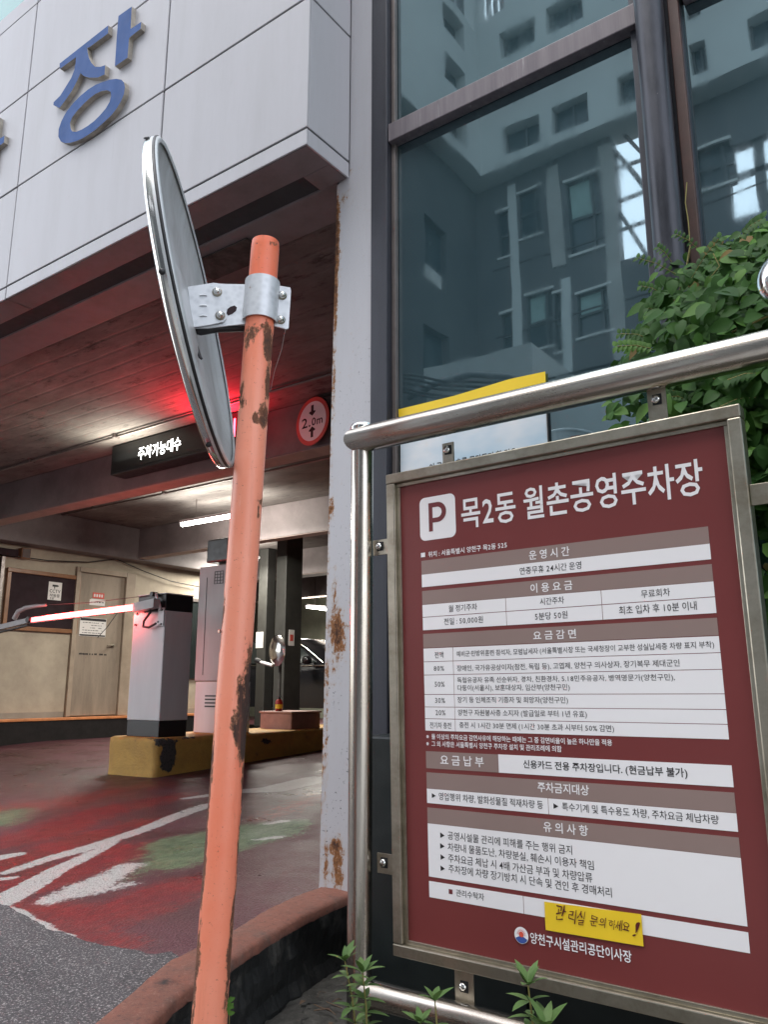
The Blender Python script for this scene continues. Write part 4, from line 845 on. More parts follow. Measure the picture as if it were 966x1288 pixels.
# ================================================================ TRAFFIC MIRROR POST
PT = deep(334, 306, 2.16); PB = deep(262.5, 1288, 1.66)
pdir = (PT-PB).normalized(); PG = PB+pdir*((.06-PB.z)/pdir.z)
tm = root('traffic_mirror_post', (PG.x, PG.y, .09), 'peeling orange steel pole carrying a round grey backed traffic mirror', 'traffic mirror')
def polepoint(py):
    best = None
    for i in range(1001):
        p = PG+(PT-PG)*(i/1000); d = p-Vector((0, 0, EYE)); z = d.dot(FWD); y = 644-1010*d.dot(UP)/z
        if best is None or abs(y-py) < best[0]: best = (abs(y-py), p, z)
    return best[1], best[2]
def pole():
    g = MB(); seg = 72; nz = 420; L = (PT-PG).length; R = .0375
    tocam = (Vector((0, 0, EYE))-PB); tocam = (tocam-pdir*tocam.dot(pdir)).normalized(); side = tocam.cross(pdir).normalized()
    if side.dot(RIGHT) < 0: side = -side
    rust = []; fade = []; dark = []; vs = []
    blobs = [(425, .1, 14, .75, .55), (428, -.55, 20, .6, .9), (436, .7, 34, .45, 1.1), (480, .85, 30, .3, 1.0), (500, -.9, 18, .3, .7), (512, -.85, 10, .35, .9), (524, .85, 12, .35, .9), (534, .65, 8, .3, 1.15), (534, .15, 9, .25, 1.0), (520, .6, 30, .4, .55),
             (632, .8, 10, .25, .8), (645, .8, 14, .12, .9), (770, -1.0, 35, .2, .8), (790, -.98, 60, .22, .75), (858, .85, 30, .3, 1.0), (880, .55, 30, .45, 1.0), (900, .75, 40, .75, 1.15), (925, .85, 40, .5, 1.2), (885, .95, 70, .5, 1.1), (870, 1.0, 60, .3, 1.0),
             (940, .9, 30, .3, .9), (970, .98, 60, .16, .9), (1010, .6, 12, .12, .95), (1023, .62, 7, .08, 1.0), (1060, .99, 60, .14, .8), (1090, -1.0, 90, .2, 1.0), (1180, .95, 60, .25, .95), (1230, -.98, 90, .25, .9), (1250, .9, 40, .2, .8), (1150, .97, 50, .12, .8), (1000, -1.0, 120, .15, .95), (960, -1.0, 60, .2, .9), (1200, -1.05, 120, .3, .7)]
    bp = [(((polepoint(py)[0]-PG).length), s, h*.0019, w, a) for py, s, h, w, a in blobs]
    for k in range(nz+1):
        l = L*k/nz; c = PG+pdir*l
        rr = R*(1 if k < nz-3 else (1-.012*(k-nz+3)))
        for j in range(seg):
            a = 2*math.pi*j/seg; u = math.sin(a); w = math.cos(a)   # w towards camera
            q = c+(side*u+tocam*w)*rr; r = 0
            if w > -.35:
                for bl, s, h, ww, am in bp:
                    e = ((l-bl)/h)**2+((u-s)/ww)**2
                    if e < 9: r = max(r, am*math.exp(-e*.8))
            else: r = .5
            r += .10*noise.noise((a*1.3, l*3, 0))
            if l > L-.03: r = max(r, .35)
            rust.append(max(0, r)); vs.append(q-(side*u+tocam*w)*(.0012 if r > .62 else 0))
            fade.append(min(1, max(0, .5+.9*noise.noise((l*2.2, 0, 3))+(.45*math.exp(-((l/L-.55)/.2)**2)-.15)))); dark.append(1.0 if (bp[16][0]-.10 < l < bp[16][0]+.12) else .35)
    g.add(vs, [(k*seg+j, k*seg+(j+1) % seg, (k+1)*seg+(j+1) % seg, (k+1)*seg+j) for k in range(nz) for j in range(seg)], 'pole', True)
    g.add(vs[-seg:], [list(range(seg))], 'pole'); rust += [.3]*seg; fade += [.5]*seg; dark += [0]*seg
    g.att = {'rust': rust, 'fade': fade, 'dark': dark}; part(g, 'pole', tm)
    return side, tocam
side, tocam = pole()
# bracket: plate tangent to the pole at mid depth, clamp bulging over the front
pc, pz = polepoint(386)
def q2(px, py, off=0.0):
    """point on the vertical plate plane through the pole axis, 'off' metres towards the viewer"""
    d = ray(px, py); n = tocam; o = pc+n*(.006+off); t = (o-Vector((0, 0, EYE))).dot(n)/d.dot(n); return Vector((0, 0, EYE))+d*t
def plate(b, pts, th, m='galv', off=0.0):
    n = len(pts); A = [q2(x, y, off) for x, y in pts]; b.prism(A, -tocam*th, m)
P('back_strap', tm, lambda b: plate(b, [(236, 361), (262, 357), (268, 356), (276, 357), (285, 357.5), (314, 358), (317, 363), (317, 404), (313, 407), (285, 410), (262, 413), (241, 413)], .004))
P('mirror_strap', tm, lambda b: plate(b, [(237, 364), (264, 360), (276, 359), (281, 362), (283, 372), (285, 400), (281, 405), (262, 409), (242, 412)], .004, 'galv', .008))
P('clamp_ear', tm, lambda b: plate(b, [(348, 359), (365, 362), (366, 366), (363, 413), (360, 414), (345, 410)], .005))
def clamp(b):
    seg = 14; up0 = q2(332, 357); lo0 = q2(330, 406); h = (up0-lo0).length; rows = []
    for t in (0, 1):
        c, _ = polepoint(406 if t == 0 else 356)
        for i in range(seg+1):
            a = -math.pi/2+math.pi*i/seg; rows.append(c+(side*math.sin(a)*.046+tocam*(math.cos(a)*.046)))
        
    n = seg+1; inner = [v+(-tocam*.004 if True else 0) for v in rows]
    b.add(rows, [(i, i+1, n+i+1, n+i) for i in range(seg)], 'galv', True); b.add(inner, [(i, n+i, n+i+1, i+1) for i in range(seg)], 'galv', True)
    b.add(rows+inner, [(i, i+1, 2*n+i+1, 2*n+i) for i in range(seg)]+[(n+i, n+i+1, 3*n+i+1, 3*n+i) for i in range(seg)], 'galv')
P('clamp', tm, clamp)
for x, y, o in ((273, 367, .012), (277, 396.5, .012), (355, 371.5, .003), (353, 402, .003)):
    c0 = q2(x, y, o); P('bolt', tm, lambda b: (b.revolve(c0-tocam*.004, tocam, [(0, 0), (0, .0125), (.003, .0125), (.005, .0085)], 'frame_steel', 20), b.revolve(c0, tocam, [(0, .0095), (.004, .0095), (.009, .005), (.0105, 0)], 'chrome', 20)))
P('slot', tm, lambda b: plate(b, [(286, 389), (290, 386), (295, 384.5), (298, 387), (297, 391), (292, 395), (287, 397), (285, 394)], .002, 'felt', .0012))
for y in (372, 385, 398): P('embossed_mark', tm, lambda b: b.tube([q2(251, y, .009), q2(255, y-.8, .010), q2(260, y-.2, .009)], .0022, 'galv', 8))
P('rear_clamp', tm, lambda b: b.tube([q2(243, 415, -.03), q2(252, 417, -.02), q2(275, 413, -.016), q2(312, 413, -.035)], [.010, .011, .011, .009], 'black', 10))
P('strut', tm, lambda b: b.tube([q2(243, 417, -.02), q2(245, 432, -.01), q2(252, 450, .0), q2(254, 452, 0)], [.004, .006, .004, .003], 'black', 8))
P('dangling_wire', tm, lambda b: b.tube([q2(359, 414), q2(354, 440), q2(345, 468), q2(340, 492)], .0007, 'bead', 4))
# mirror
MC = deep(246, 391, 1.98); RM = .392; nrm = Vector((-.768, -.6075, -.2035)).normalized(); dview = (MC-Vector((0, 0, EYE))).normalized()
prof_f = [(.050*(1-(r/RM)**2)+.012, r) for r in [RM*.985*i/10 for i in range(11)]]
P('mirror_face', tm, lambda b: b.revolve(MC, nrm, prof_f, 'mirror', 72))
dish = [(-.002, RM*.975), (.004, RM*.93), (.012, RM*.88), (.018, RM*.80), (.019, RM*.62), (.026, RM*.55), (.028, RM*.30), (.022, RM*.26), (.022, 0)]
P('mirror_back', tm, lambda b: b.revolve(MC-nrm*.004, nrm, dish, 'mirror_back', 72))
P('rim', tm, lambda b: b.revolve(MC, nrm, [(-.010, RM*.965), (-.014, RM*.985), (-.010, RM*1.0), (.004, RM*1.004), (.012, RM*.995), (.010, RM*.975)], 'mirror_back', 72))
P('gasket', tm, lambda b: b.revolve(MC, nrm, [(-.009, RM*1.002), (-.007, RM*1.007), (-.004, RM*1.007), (-.002, RM*1.003)], 'black', 72))
P('chrome_band', tm, lambda b: b.revolve(MC, nrm, [(.004, RM*1.004), (.014, RM*1.002), (.020, RM*.99), (.024, RM*.96)], 'mirror', 72))
mu = nrm.orthogonal().normalized(); mw = nrm.cross(mu)
for a in (20, 80, 140, 200, 260, 320):
    c0 = MC+(mu*math.cos(rad(a))+mw*math.sin(rad(a)))*RM*1.003+nrm*.012; out = (c0-MC).normalized()
    P('rim_screw', tm, lambda b: b.revolve(c0, out, [(0, .007), (.003, .006), (.004, 0)], 'black_metal', 10))

# ================================================================ RAILING
rl = root('guard_rail', (-1.307, 1.70, .08), 'stainless steel tube railing with ball finial in front of the creeper', 'railing')
def post(x, ztop, cap=True):
    P('post', rl, lambda b: b.tube([(x, 1.70, .06), (x, 1.70, ztop)], .0305, 'steel_v', 40, False))
    P('post_cap', rl, lambda b: b.revolve((x, 1.70, ztop), (0, 0, 1), [(-.028, .0306), (-.028, .0335), (-.002, .0338), (.006, .031), (.012, .020), (.014, 0)], 'chrome', 40))
post(-1.307, 1.712)
def rail(b):
    seg = 40; n = 3; ra = .0365; pts = []
    xs = [-1.318, -.6, .9]
    for i, x in enumerate(xs):
        for j in range(seg):
            a = 2*math.pi*j/seg; yy = ra*math.cos(a); zv = ra*math.sin(a)
            xx = x
            if i == 0: xx = -1.307-math.sqrt(max(0, .0345**2-min(abs(yy*0+zv), .0345)**2))*.85
            pts.append((xx, 1.688+yy, 1.6725+.0022*(x+1.3)+zv))
    b.add(pts, [(i*seg+j, i*seg+(j+1) % seg, (i+1)*seg+(j+1) % seg, (i+1)*seg+j) for i in range(n-1) for j in range(seg)], 'steel', True)
    b.add(pts[:seg], [list(range(seg))], 'steel')
P('top_rail', rl, rail)
P('bottom_rail', rl, lambda b: b.tube([(-1.30, 1.70, .288), (.9, 1.70, .296)], .030, 'steel', 40))
P('post', rl, lambda b: b.tube([(-.205, 1.70, .06), (-.205, 1.70, 1.78)], .0305, 'steel_v', 40))
P('finial', rl, lambda b: b.revolve((-.212, 1.70, 1.815), (0, 0, 1), [(.060*math.sin(rad(t)), .060*math.cos(rad(t))) for t in range(-75, 91, 11)], 'chrome', 40))
P('finial_collar', rl, lambda b: b.revolve((-.205, 1.70, 1.765), (0, 0, 1), [(-.01, .031), (-.01, .036), (.004, .036), (.004, .03)], 'black', 40))

# ================================================================ NOTICE BOARD
BU, BV, BN = Vector((0.99979827, -0.01913421, 0.00610777)), Vector((-0.00640145, -0.01532464, 0.99986208)), Vector((0.01903797, 0.99969947, 0.01544404))
BO = Vector((-1.12186137, 1.72119435, EYE-0.15005685))
bm4 = Matrix(((BU.x, BN.x, BV.x, BO.x), (BU.y, BN.y, BV.y, BO.y), (BU.z, BN.z, BV.z, BO.z), (0, 0, 0, 1)))
sg = root('parking_notice_board', BO, 'maroon parking rules board with white tables in a stainless frame on the railing', 'sign board', None, bm4)
def L(name, fn, parent=None, **pr):
    b = MB(); fn(b); return b.build(name, parent or sg, None, **pr)
# local axes: x right, y away from the viewer, z up; print plane y = 0
L('panel', lambda b: b.box((-.083, .0015, -.455), (.79, .010, .70), 'maroon'))
fu0, fu1, fv0, fv1 = -.0985, .8025, -.4725, .713; fw = .0275
def fr(a, c): return lambda b: b.box((a[0], -.016, a[1]), (c[0], .022, c[1]), 'frame_steel', .003)
L('frame_bar', fr((fu0, fv1-fw), (fu1, fv1))); L('frame_bar', fr((fu0, fv0), (fu1, fv0+fw)))
L('frame_bar', fr((fu0+.0005, fv0+fw+.0006), (fu0+fw, fv1-fw-.0006))); L('frame_bar', fr((fu1-fw, fv0+fw+.0006), (fu1-.0005, fv1-fw-.0006)))
lw_ = .010
for a, c in (((fu0+fw, fv1-fw-lw_), (fu1-fw, fv1-fw)), ((fu0+fw, fv0+fw), (fu1-fw, fv0+fw+lw_)), ((fu0+fw, fv0+fw+lw_), (fu0+fw+lw_, fv1-fw-lw_)), ((fu1-fw-lw_, fv0+fw+lw_), (fu1-fw, fv1-fw-lw_))):
    L('retaining_lip', lambda b: b.box((a[0]+.0003, -.004, a[1]+.0003), (c[0]-.0003, .0012, c[1]-.0003), 'frame_steel', .001))
def tab(name, u0, u1, v0, v1, bu, bvv, y=-.010):
    t_ = L(name, lambda b: b.box((u0, y+.001, v0), (u1, y+.006, v1), 'frame_steel', .001))
    L('slot', lambda b: b.box((bu-.008, y-.0005, bvv-.012), (bu+.012, y+.0005, bvv+.012), 'black'), t_)
    def bolt(b):
        pts = [(0, 0), (0, .0095), (.006, .0095), (.008, .006), (.009, 0)]; b.revolve((bu, y, bvv), (0, -1, 0), pts, 'chrome', 12)
    L('bolt', bolt, t_)
tab('fixing_tab', .071, .105, .7135, .772, .0875, .752, .004); tab('fixing_tab', .611, .652, .7135, .790, .6305, .765, .004)
tab('fixing_tab', -.150, -.0990, .4985, .5400, -.127, .5215); tab('fixing_tab', -.148, -.0990, -.2945, -.2475, -.127, -.2685)
tab('fixing_tab', .064, .114, -.545, -.4728, .088, -.508, .0); tab('fixing_tab', .8030, .885, .500, .543, .866, .5215)
def card(name, u0, u1, v0, v1, m, y=.0009, **pr): return L(name, lambda b: b.box((u0, y, v0), (u1, .00148, v1), m), None, **pr)
W_ = .7137
card('heading_bar', 0, W_, .4358, .4710, 'taupe'); card('table_row', 0, W_, .4030, .4352, 'white_print')
card('heading_bar', 0, W_, .3588, .3932, 'taupe')
cols = [0, .2388, .4755, W_]
for i in range(3):
    card('table_cell', cols[i]+(.0007 if i else 0), cols[i+1]-(.0007 if i < 2 else 0), .3273, .3578, 'white_print'); card('table_cell', cols[i]+(.0007 if i else 0), cols[i+1]-(.0007 if i < 2 else 0), .2940, .3257, 'white_print')
card('heading_bar', 0, W_, .2500, .2846, 'taupe')
rv = [.2490, .2155, .1830, .1356, .1056, .0774, .0484]
for a, c in zip(rv, rv[1:]):
    card('table_cell', 0, .0863, c+.0007, a-.0007, 'white_print'); card('table_cell', .0877, W_, c+.0007, a-.0007, 'white_print')
card('heading_bar', 0, .2000, -.0397, .0002, 'taupe'); card('table_row', .2012, W_, -.0397, .0006, 'white_print')
card('heading_bar', 0, W_, -.0865, -.0495, 'taupe'); card('table_cell', 0, .3205, -.1205, -.0873, 'white_print'); card('table_cell', .3219, W_, -.1205, -.0873, 'white_print')
card('heading_bar', 0, W_, -.1662, -.1308, 'taupe'); card('table_row', 0, W_, -.2866, -.1670, 'white_print')
card('table_cell', 0, .2483, -.3323, -.2966, 'white_print'); card('table_cell', .2497, W_, -.3323, -.2966, 'white_print')
def rrect(u0, u1, v0, v1, r, y, n=6):
    o = []
    for cx, cz, a0 in ((u1-r, v1-r, 0), (u0+r, v1-r, 90), (u0+r, v0+r, 180), (u1-r, v0+r, 270)):
        for i in range(n+1): a = rad(a0+90*i/n); o.append((cx+r*math.cos(a), y, cz+r*math.sin(a)))
    return o
L('parking_symbol_tile', lambda b: b.prism(rrect(-.0016, .1073, .5222, .6352, .016, .0009), (0, .0005, 0), 'white_print'))
def pglyph(b):
    y = .0004; cx, cz, R, r = .057, .5925, .0262, .0135
    o = [(.0255, y, .5425), (.0375, y, .5425), (.0375, y, cz-R+.006)]
    o = [(.0265, y, .5440), (.0385, y, .5440), (.0385, y, .5665)]+[(cx-.003+R*math.cos(rad(a)), y, cz+R*math.sin(rad(a))) for a in range(-90, 91, 12)]+[(.0265, y, cz+R)]
    h = [(.0385, y, .5785), (.0385, y, .6065)]+[(cx-.004+r*1.02*math.cos(rad(a)), y, cz+r*1.03*math.sin(rad(a))) for a in range(90, -91, -15)]
    b.prism(o, (0, .0003, 0), 'maroon_print', None, [h])
L('parking_symbol', pglyph)
tcol = {'W': 'white_print', 'K': 'black_print', 'R': 'maroon_print', 'P': 'pen'}
st = root('yellow_sticker', BO, 'handwritten yellow paper strip stuck near the bottom of the maroon board', 'sticker', None, bm4)
def stick(b):
    n = 12; vs = []
    for i in range(n+1):
        t = i/n; u = .3005+.2125*t; dz = .0062*t; lift = -.0012-.0012*math.sin(t*math.pi*3)**2*.5
        vs += [(u, lift, -.3565+dz*.5), (u, lift, -.3005+dz)]
    b.add(vs, [(2*i, 2*i+2, 2*i+3, 2*i+1) for i in range(n)], 'yellow'); b.add([(x, y+.0006, z) for x, y, z in vs], [(2*i, 2*i+1, 2*i+3, 2*i+2) for i in range(n)], 'yellow')
b = MB(); stick(b); b.build('paper_strip', st)
for s, u0, u1, vc, h, c, bold in SIGN_TEXT:
    if c == 'P':
        glyphs = s; x = u0
        parts_ = [('관', u0, .022), ('리실', u0+.030, .036), ('문의', u0+.078, .034), ('하세요', u0+.118, .044), ('!', u0+.172, .010)]
        for i, (w, a, wd_) in enumerate(parts_):
            o = lettering(w, st, (1, 0, 0), (0, 0, 1), (0, 1, 0), (0, 0, 0), a, a+wd_, vc+(.004, 0, -.001, -.002, -.003)[i], (.030, .027, .021, .020, .028)[i], 'pen', .35, .0030, 'handwriting')
            for v in o.data.vertices:
                v.co.x += .004*noise.noise((v.co.x*60, v.co.z*60, 1))+(v.co.z-vc)*(.18 if i != 4 else .4); v.co.z += .004*noise.noise((v.co.x*60, v.co.z*60, 9))
        continue
    if s == '▶': L('bullet', lambda b: b.add([(u0, .0005, vc-h/2), (u1+.001, .0005, vc), (u0, .0005, vc+h/2)], [(0, 1, 2)], tcol[c])); continue
    if s == '■': L('square_bullet', lambda b: b.add([(u0, .0005, vc-h/2), (u1, .0005, vc-h/2), (u1, .0005, vc+h/2), (u0, .0005, vc+h/2)], [(0, 1, 2, 3)], tcol[c])); continue
    if s.startswith('목'):
        bold = 2.6
    lettering(s, sg, (1, 0, 0), (0, 0, 1), (0, 1, 0), (0, 0, 0), u0, u1, vc, h, tcol[c], bold, -.0005)
def emblem(b):
    c = (.2412, -.0006, -.3768); R = .0170
    def disc(r, m, y, a0=0, a1=360, cz=0): b.add([(c[0], y, c[2]+cz)]+[(c[0]+r*math.cos(rad(a0+(a1-a0)*i/28)), y, c[2]+cz+r*math.sin(rad(a0+(a1-a0)*i/28))) for i in range(29)], [(0, i, i+1) for i in range(1, 29)], m)
    disc(R, 'white_print', -.0006); disc(.0058, 'sun_red', -.0014, cz=.002)
    for i in range(11):
        a = rad(0+18*i); b.add([(c[0]+.0072*math.cos(a-.1), -.0014, c[2]+.002+.0072*math.sin(a-.1)), (c[0]+.0072*math.cos(a+.1), -.0014, c[2]+.002+.0072*math.sin(a+.1)), (c[0]+.0115*math.cos(a), -.0014, c[2]+.002+.0115*math.sin(a))], [(0, 1, 2)], 'sun_red')
    disc(R*.93, 'sun_blue', -.0012, 205, 335, 0)
L('emblem', emblem)

pw = root('black_planter_wall', (-1.0, 2.2, .08), 'low black stone wall between the railing and the teal glass', 'wall')
P('stone_block', pw, lambda b: b.box((-1.555, 2.0, .07), (-1.012, 2.417, .86), 'plinth', .006)); P('stone_block', pw, lambda b: b.box((-1.008, 2.0, .07), (-.46, 2.417, .86), 'plinth', .006))
# poster taped on the glass behind the rail
ps = root('glass_poster', (-1.39, 2.44, 1.6), 'white poster with a yellow top band taped to the teal glass', 'poster')
P('sheet', ps, lambda b: b.box((-1.692, 2.441, 1.60), (-1.083, 2.4485, 2.005), 'paper'))
P('backing_board', ps, lambda b: b.box((-1.082, 2.438, 1.60), (-1.078, 2.449, 2.03), 'black'))
P('tape_band', ps, lambda b: b.add([(-1.695, 2.439, 2.001), (-1.08, 2.439, 2.028), (-1.08, 2.439, 2.070), (-1.22, 2.439, 2.074), (-1.45, 2.439, 2.062), (-1.70, 2.439, 2.062)], [(0, 1, 2, 3, 4, 5)], 'yellow'))
t = NT('poster_print'); c = t.mix(t.ramp(t.noise(3.5, 3, .5, t.mapping((1, 1, 2))), .35, .65), (.42, .56, .66), (.70, .72, .74)); c = t.mix(t.ramp(t.noise(5, 3), .6, .7, 0, .5), c, (.75, .55, .40)); M['poster'] = t.base(c, .5)
P('picture_print', ps, lambda b: b.box((-1.690, 2.4395, 1.60), (-1.085, 2.4405, 1.985), 'poster'))
pt = onY(540, 587, 2.438); pe = onY(640, 572, 2.438)
lettering('이 곳에 꽁초를 무단투기 할 경우', ps, (1, 0, 0), (0, 0, 1), (0, 1, 0), Vector((0, 2.4385, 0))-ps.location, pt.x, pe.x+.03, (pt.z+pe.z)/2, .034, 'ink', 1.0)

# ================================================================ RAISED LETTERS ON THE CANOPY
LY = 2.12-.028
def cp(pts): return [onY(50+x/6.44, y/6.44, LY) for x, y in pts]
jie = [(160, 520), (555, 210), (553, 275), (400, 388), (384, 390), (388, 430), (398, 475), (418, 515), (448, 545), (490, 546), (530, 532), (524, 608), (470, 633), (400, 634), (355, 620), (330, 597), (300, 665), (260, 740), (215, 805), (160, 880), (110, 855), (112, 832), (165, 780), (215, 700), (255, 635), (280, 570), (290, 510), (293, 468), (163, 562)]
ah = [(637, 135), (745, 58), (735, 240), (822, 182), (816, 238), (728, 308), (722, 322), (710, 472), (608, 542), (622, 320)]
oo = [(150, 1110), (153, 1050), (175, 985), (215, 910), (270, 840), (330, 780), (390, 730), (450, 692), (510, 668), (565, 650), (620, 643), (660, 650), (682, 672), (689, 710), (682, 765), (660, 820), (625, 880), (580, 937), (500, 1012), (450, 1055), (400, 1090), (350, 1122), (300, 1145), (250, 1160), (205, 1163), (170, 1150)]
oi = [(250, 1045), (245, 1000), (262, 955), (300, 905), (350, 850), (400, 803), (450, 765), (500, 742), (545, 735), (572, 748), (578, 780), (565, 830), (535, 882), (490, 935), (440, 985), (390, 1023), (340, 1053), (295, 1072), (262, 1068)]
lt = root('raised_letter', onY(115, 100, LY), 'large blue raised Korean letter with pale sides on the canopy wall', 'letter')
E_ = Vector((0, .027, 0))
P('stroke', lt, lambda b: b.prism(cp(jie), E_, 'blue', 'letter_side')); P('stroke', lt, lambda b: b.prism(cp(ah), E_, 'blue', 'letter_side')); P('ring_stroke', lt, lambda b: b.prism(cp(oo), E_, 'blue', 'letter_side', [cp(oi)]))
tip = onY(5.9, 171, LY); tip0 = cp([(822, 182)])[0]
l2 = root('raised_letter', tip, 'partly visible blue raised letter cut off at the left edge of the photo', 'letter')
def second(b):
    q = [(tip.x+(p.x-tip0.x)*1.0, LY, tip.z+(p.z-tip0.z)*1.15) for p in cp(ah)]; b.prism(q, E_, 'blue', 'letter_side')
P('stroke', l2, second)
def third(b):
    q = [(tip.x+(p.x-tip0.x)*1.0-.05, LY, tip.z+(p.z-tip0.z)*1.15+.1) for p in cp(jie)]; b.prism(q, E_, 'blue', 'letter_side')
P('stroke', l2, third)

# ================================================================ CREEPER ON THE RIGHT
def leaf_mesh(name, mat, L=1.0, W=.55, lob=False, fold=.18, n=5):
    b = MB(); vs = []; fs = []
    for i in range(n+1):
        t = i/n; w = W*.5*(math.sin(math.pi*min(1, t**.75))**.8 if 0 < t < 1 else 0.0)
        if lob and i == 2: w *= 1.12
        z = -.22*t*t*L; vs += [(-w, t*L, z+fold*w), (0, t*L, z), (w, t*L, z+fold*w)]
    for i in range(n):
        a = 3*i; fs += [(a, a+1, a+4, a+3), (a+1, a+2, a+5, a+4)]
    b.add(vs, fs, mat, True)
    me = bpy.data.meshes.new(name); me.from_pydata(vs_ := [tuple(v) for v in b.v], [], b.f)
    me.materials.append(M[mat]); me.polygons.foreach_set('use_smooth', [True]*len(b.f)); me.update(); return me
leafA = leaf_mesh('leaf', 'leaf', 1, .62); leafB = leaf_mesh('leaf', 'leaf', 1, .50); leafC = leaf_mesh('leaf', 'leaf_bright', 1, .6)
LV = [v.co.copy() for v in leafA.vertices]; LF = [tuple(p.vertices) for p in leafA.polygons]
cr = root('creeper', (-.1, 2.2, .1), 'mass of green climbing leaves growing over the glass beside the pipe', 'climbing plant')
topline = [(770, 455), (785, 430), (800, 425), (806, 400), (812, 372), (826, 345), (842, 322), (858, 312), (885, 305), (915, 292), (945, 282), (966, 272), (1010, 262), (1100, 255)]
def top_y(px):
    for a, c in zip(topline, topline[1:]):
        if a[0] <= px <= c[0]: return a[1]+(c[1]-a[1])*(px-a[0])/(c[0]-a[0])
    return 9999
def leafmat4(pos, size, face, roll, tilt):
    """leaf hanging: tip points down/outwards, blade facing 'face'"""
    n = Vector(face).normalized(); d = Vector((math.sin(roll), 0, -math.cos(roll))); d = (d-n*d.dot(n)).normalized(); d = (d+n*tilt).normalized(); x = d.cross(n).normalized(); n2 = x.cross(d).normalized()
    return Matrix(((x.x*size, d.x*size, n2.x*size, pos.x), (x.y*size, d.y*size, n2.y*size, pos.y), (x.z*size, d.z*size, n2.z*size, pos.z), (0, 0, 0, 1)))
cands = []; rs = random.Random(11)
tries = 0
while len(cands) < 6000 and tries < 90000:
    tries += 1
    px = rs.uniform(765, 1090) if rs.random() < .8 else rs.uniform(900, 1090); py = rs.uniform(250, 640) if rs.random() < .85 else rs.uniform(500, 1000); yy = rs.uniform(1.92, 2.40)
    edge = top_y(px)
    if py < edge+rs.uniform(0, 18): continue
    # clumping with gaps, thinner lower left edge
    cl = noise.noise((px*.017, py*.02, yy*3))
    if px < 830 and (py-edge) > 70 and rs.random() < .9: continue
    if py-edge < 25 and cl < -.05: continue
    if cl < -.42: continue
    depth = min(1, .15+(py-edge)/90)
    yy = 2.34-(2.34-yy)*depth
    p = onY(px, py, yy)
    if p.z > 2.6 or p.z < .35: continue
    cands.append((p, px, py, yy))
cands.sort(key=lambda c: (0 if (c[1] < 975 and (c[2] < 560)) else 1, c[3]))
stuffb = MB(); nl = 0
proto = None
for i, (p, px, py, yy) in enumerate(cands):
    cl = noise.noise((px*.02, py*.02, 5)); size = rs.uniform(.028, .058)*(1.25 if cl > .25 else 1.0)
    if yy < 2.08: size *= 1.1
    face = Vector((rs.uniform(-.7, .5), -1, rs.uniform(-.1, 1.1)))
    mm = leafmat4(p, size, face, rs.uniform(-1.5, 1.5), rs.uniform(-.3, .4))
    bright = rs.random() < (.22 if cl > .1 else .05)
    if nl < 290 and i % 2 == 0 and px < 975 and py < 700:
        o = bpy.data.objects.new('leaf', leafC if bright else (leafA if rs.random() < .5 else leafB)); COL.objects.link(o); o.parent = cr
        mm.translation = mm.translation-cr.location; o.matrix_local = mm; nl += 1
    else:
        stuffb.add([mm @ v for v in LV], LF, 'leaf_dry' if rs.random() < .025 else 'leaf_bright' if bright else 'leaf', True)
# compound fronds (small paired leaflets) reaching out of the mass on the left
def frond(b, p0, p1, n, s, m='leaf'):
    p0, p1 = Vector(p0), Vector(p1); ax = (p1-p0).normalized()
    b.tube([p0, (p0+p1)/2+Vector((0, 0, .008)), p1], .0012, 'stem', 4)
    up_ = Vector((0, -1, .3)).normalized(); sd = ax.cross(up_).normalized()
    for i in range(n):
        t = (i+1)/n; c = p0+(p1-p0)*t+Vector((0, 0, .008*math.sin(math.pi*t)))
        for q in (-1, 1):
            d = (sd*q+ax*.55+Vector((0, 0, rs.uniform(-.2, .2)))).normalized(); nn = (up_-d*up_.dot(d)).normalized(); x = d.cross(nn)
            mt4 = Matrix(((x.x*s, d.x*s, nn.x*s, c.x), (x.y*s, d.y*s, nn.y*s, c.y), (x.z*s, d.z*s, nn.z*s, c.z), (0, 0, 0, 1))); b.add([mt4 @ v for v in LV], LF, m, True)
for (a, c, n, s, yy, m) in (((850, 345), (803, 325), 7, .020, 2.28, 'leaf'), ((845, 330), (828, 312), 5, .018, 2.28, 'leaf'), ((825, 440), (776, 436), 8, .024, 2.1, 'leaf_bright'), ((822, 428), (780, 420), 7, .020, 2.12, 'leaf'), ((836, 372), (806, 360), 6, .02, 2.2, 'leaf'), ((880, 315), (850, 295), 6, .018, 2.3, 'leaf'), ((930, 300), (958, 276), 6, .026, 2.1, 'leaf'), ((870, 350), (905, 300), 7, .022, 2.1, 'leaf'),
                           ((830, 455), (790, 462), 6, .022, 2.15, 'leaf'), ((845, 400), (815, 388), 6, .022, 2.2, 'leaf'), ((905, 480), (870, 470), 7, .026, 1.95, 'leaf'), ((950, 500), (905, 512), 8, .026, 1.95, 'leaf'), ((960, 470), (915, 478), 7, .026, 1.95, 'leaf'), ((870, 505), (835, 500), 7, .024, 1.98, 'leaf')):
    frond(stuffb, onY(*a, yy), onY(*c, yy-.05), n, s, m)
part(stuffb, 'foliage', cr, kind='stuff')
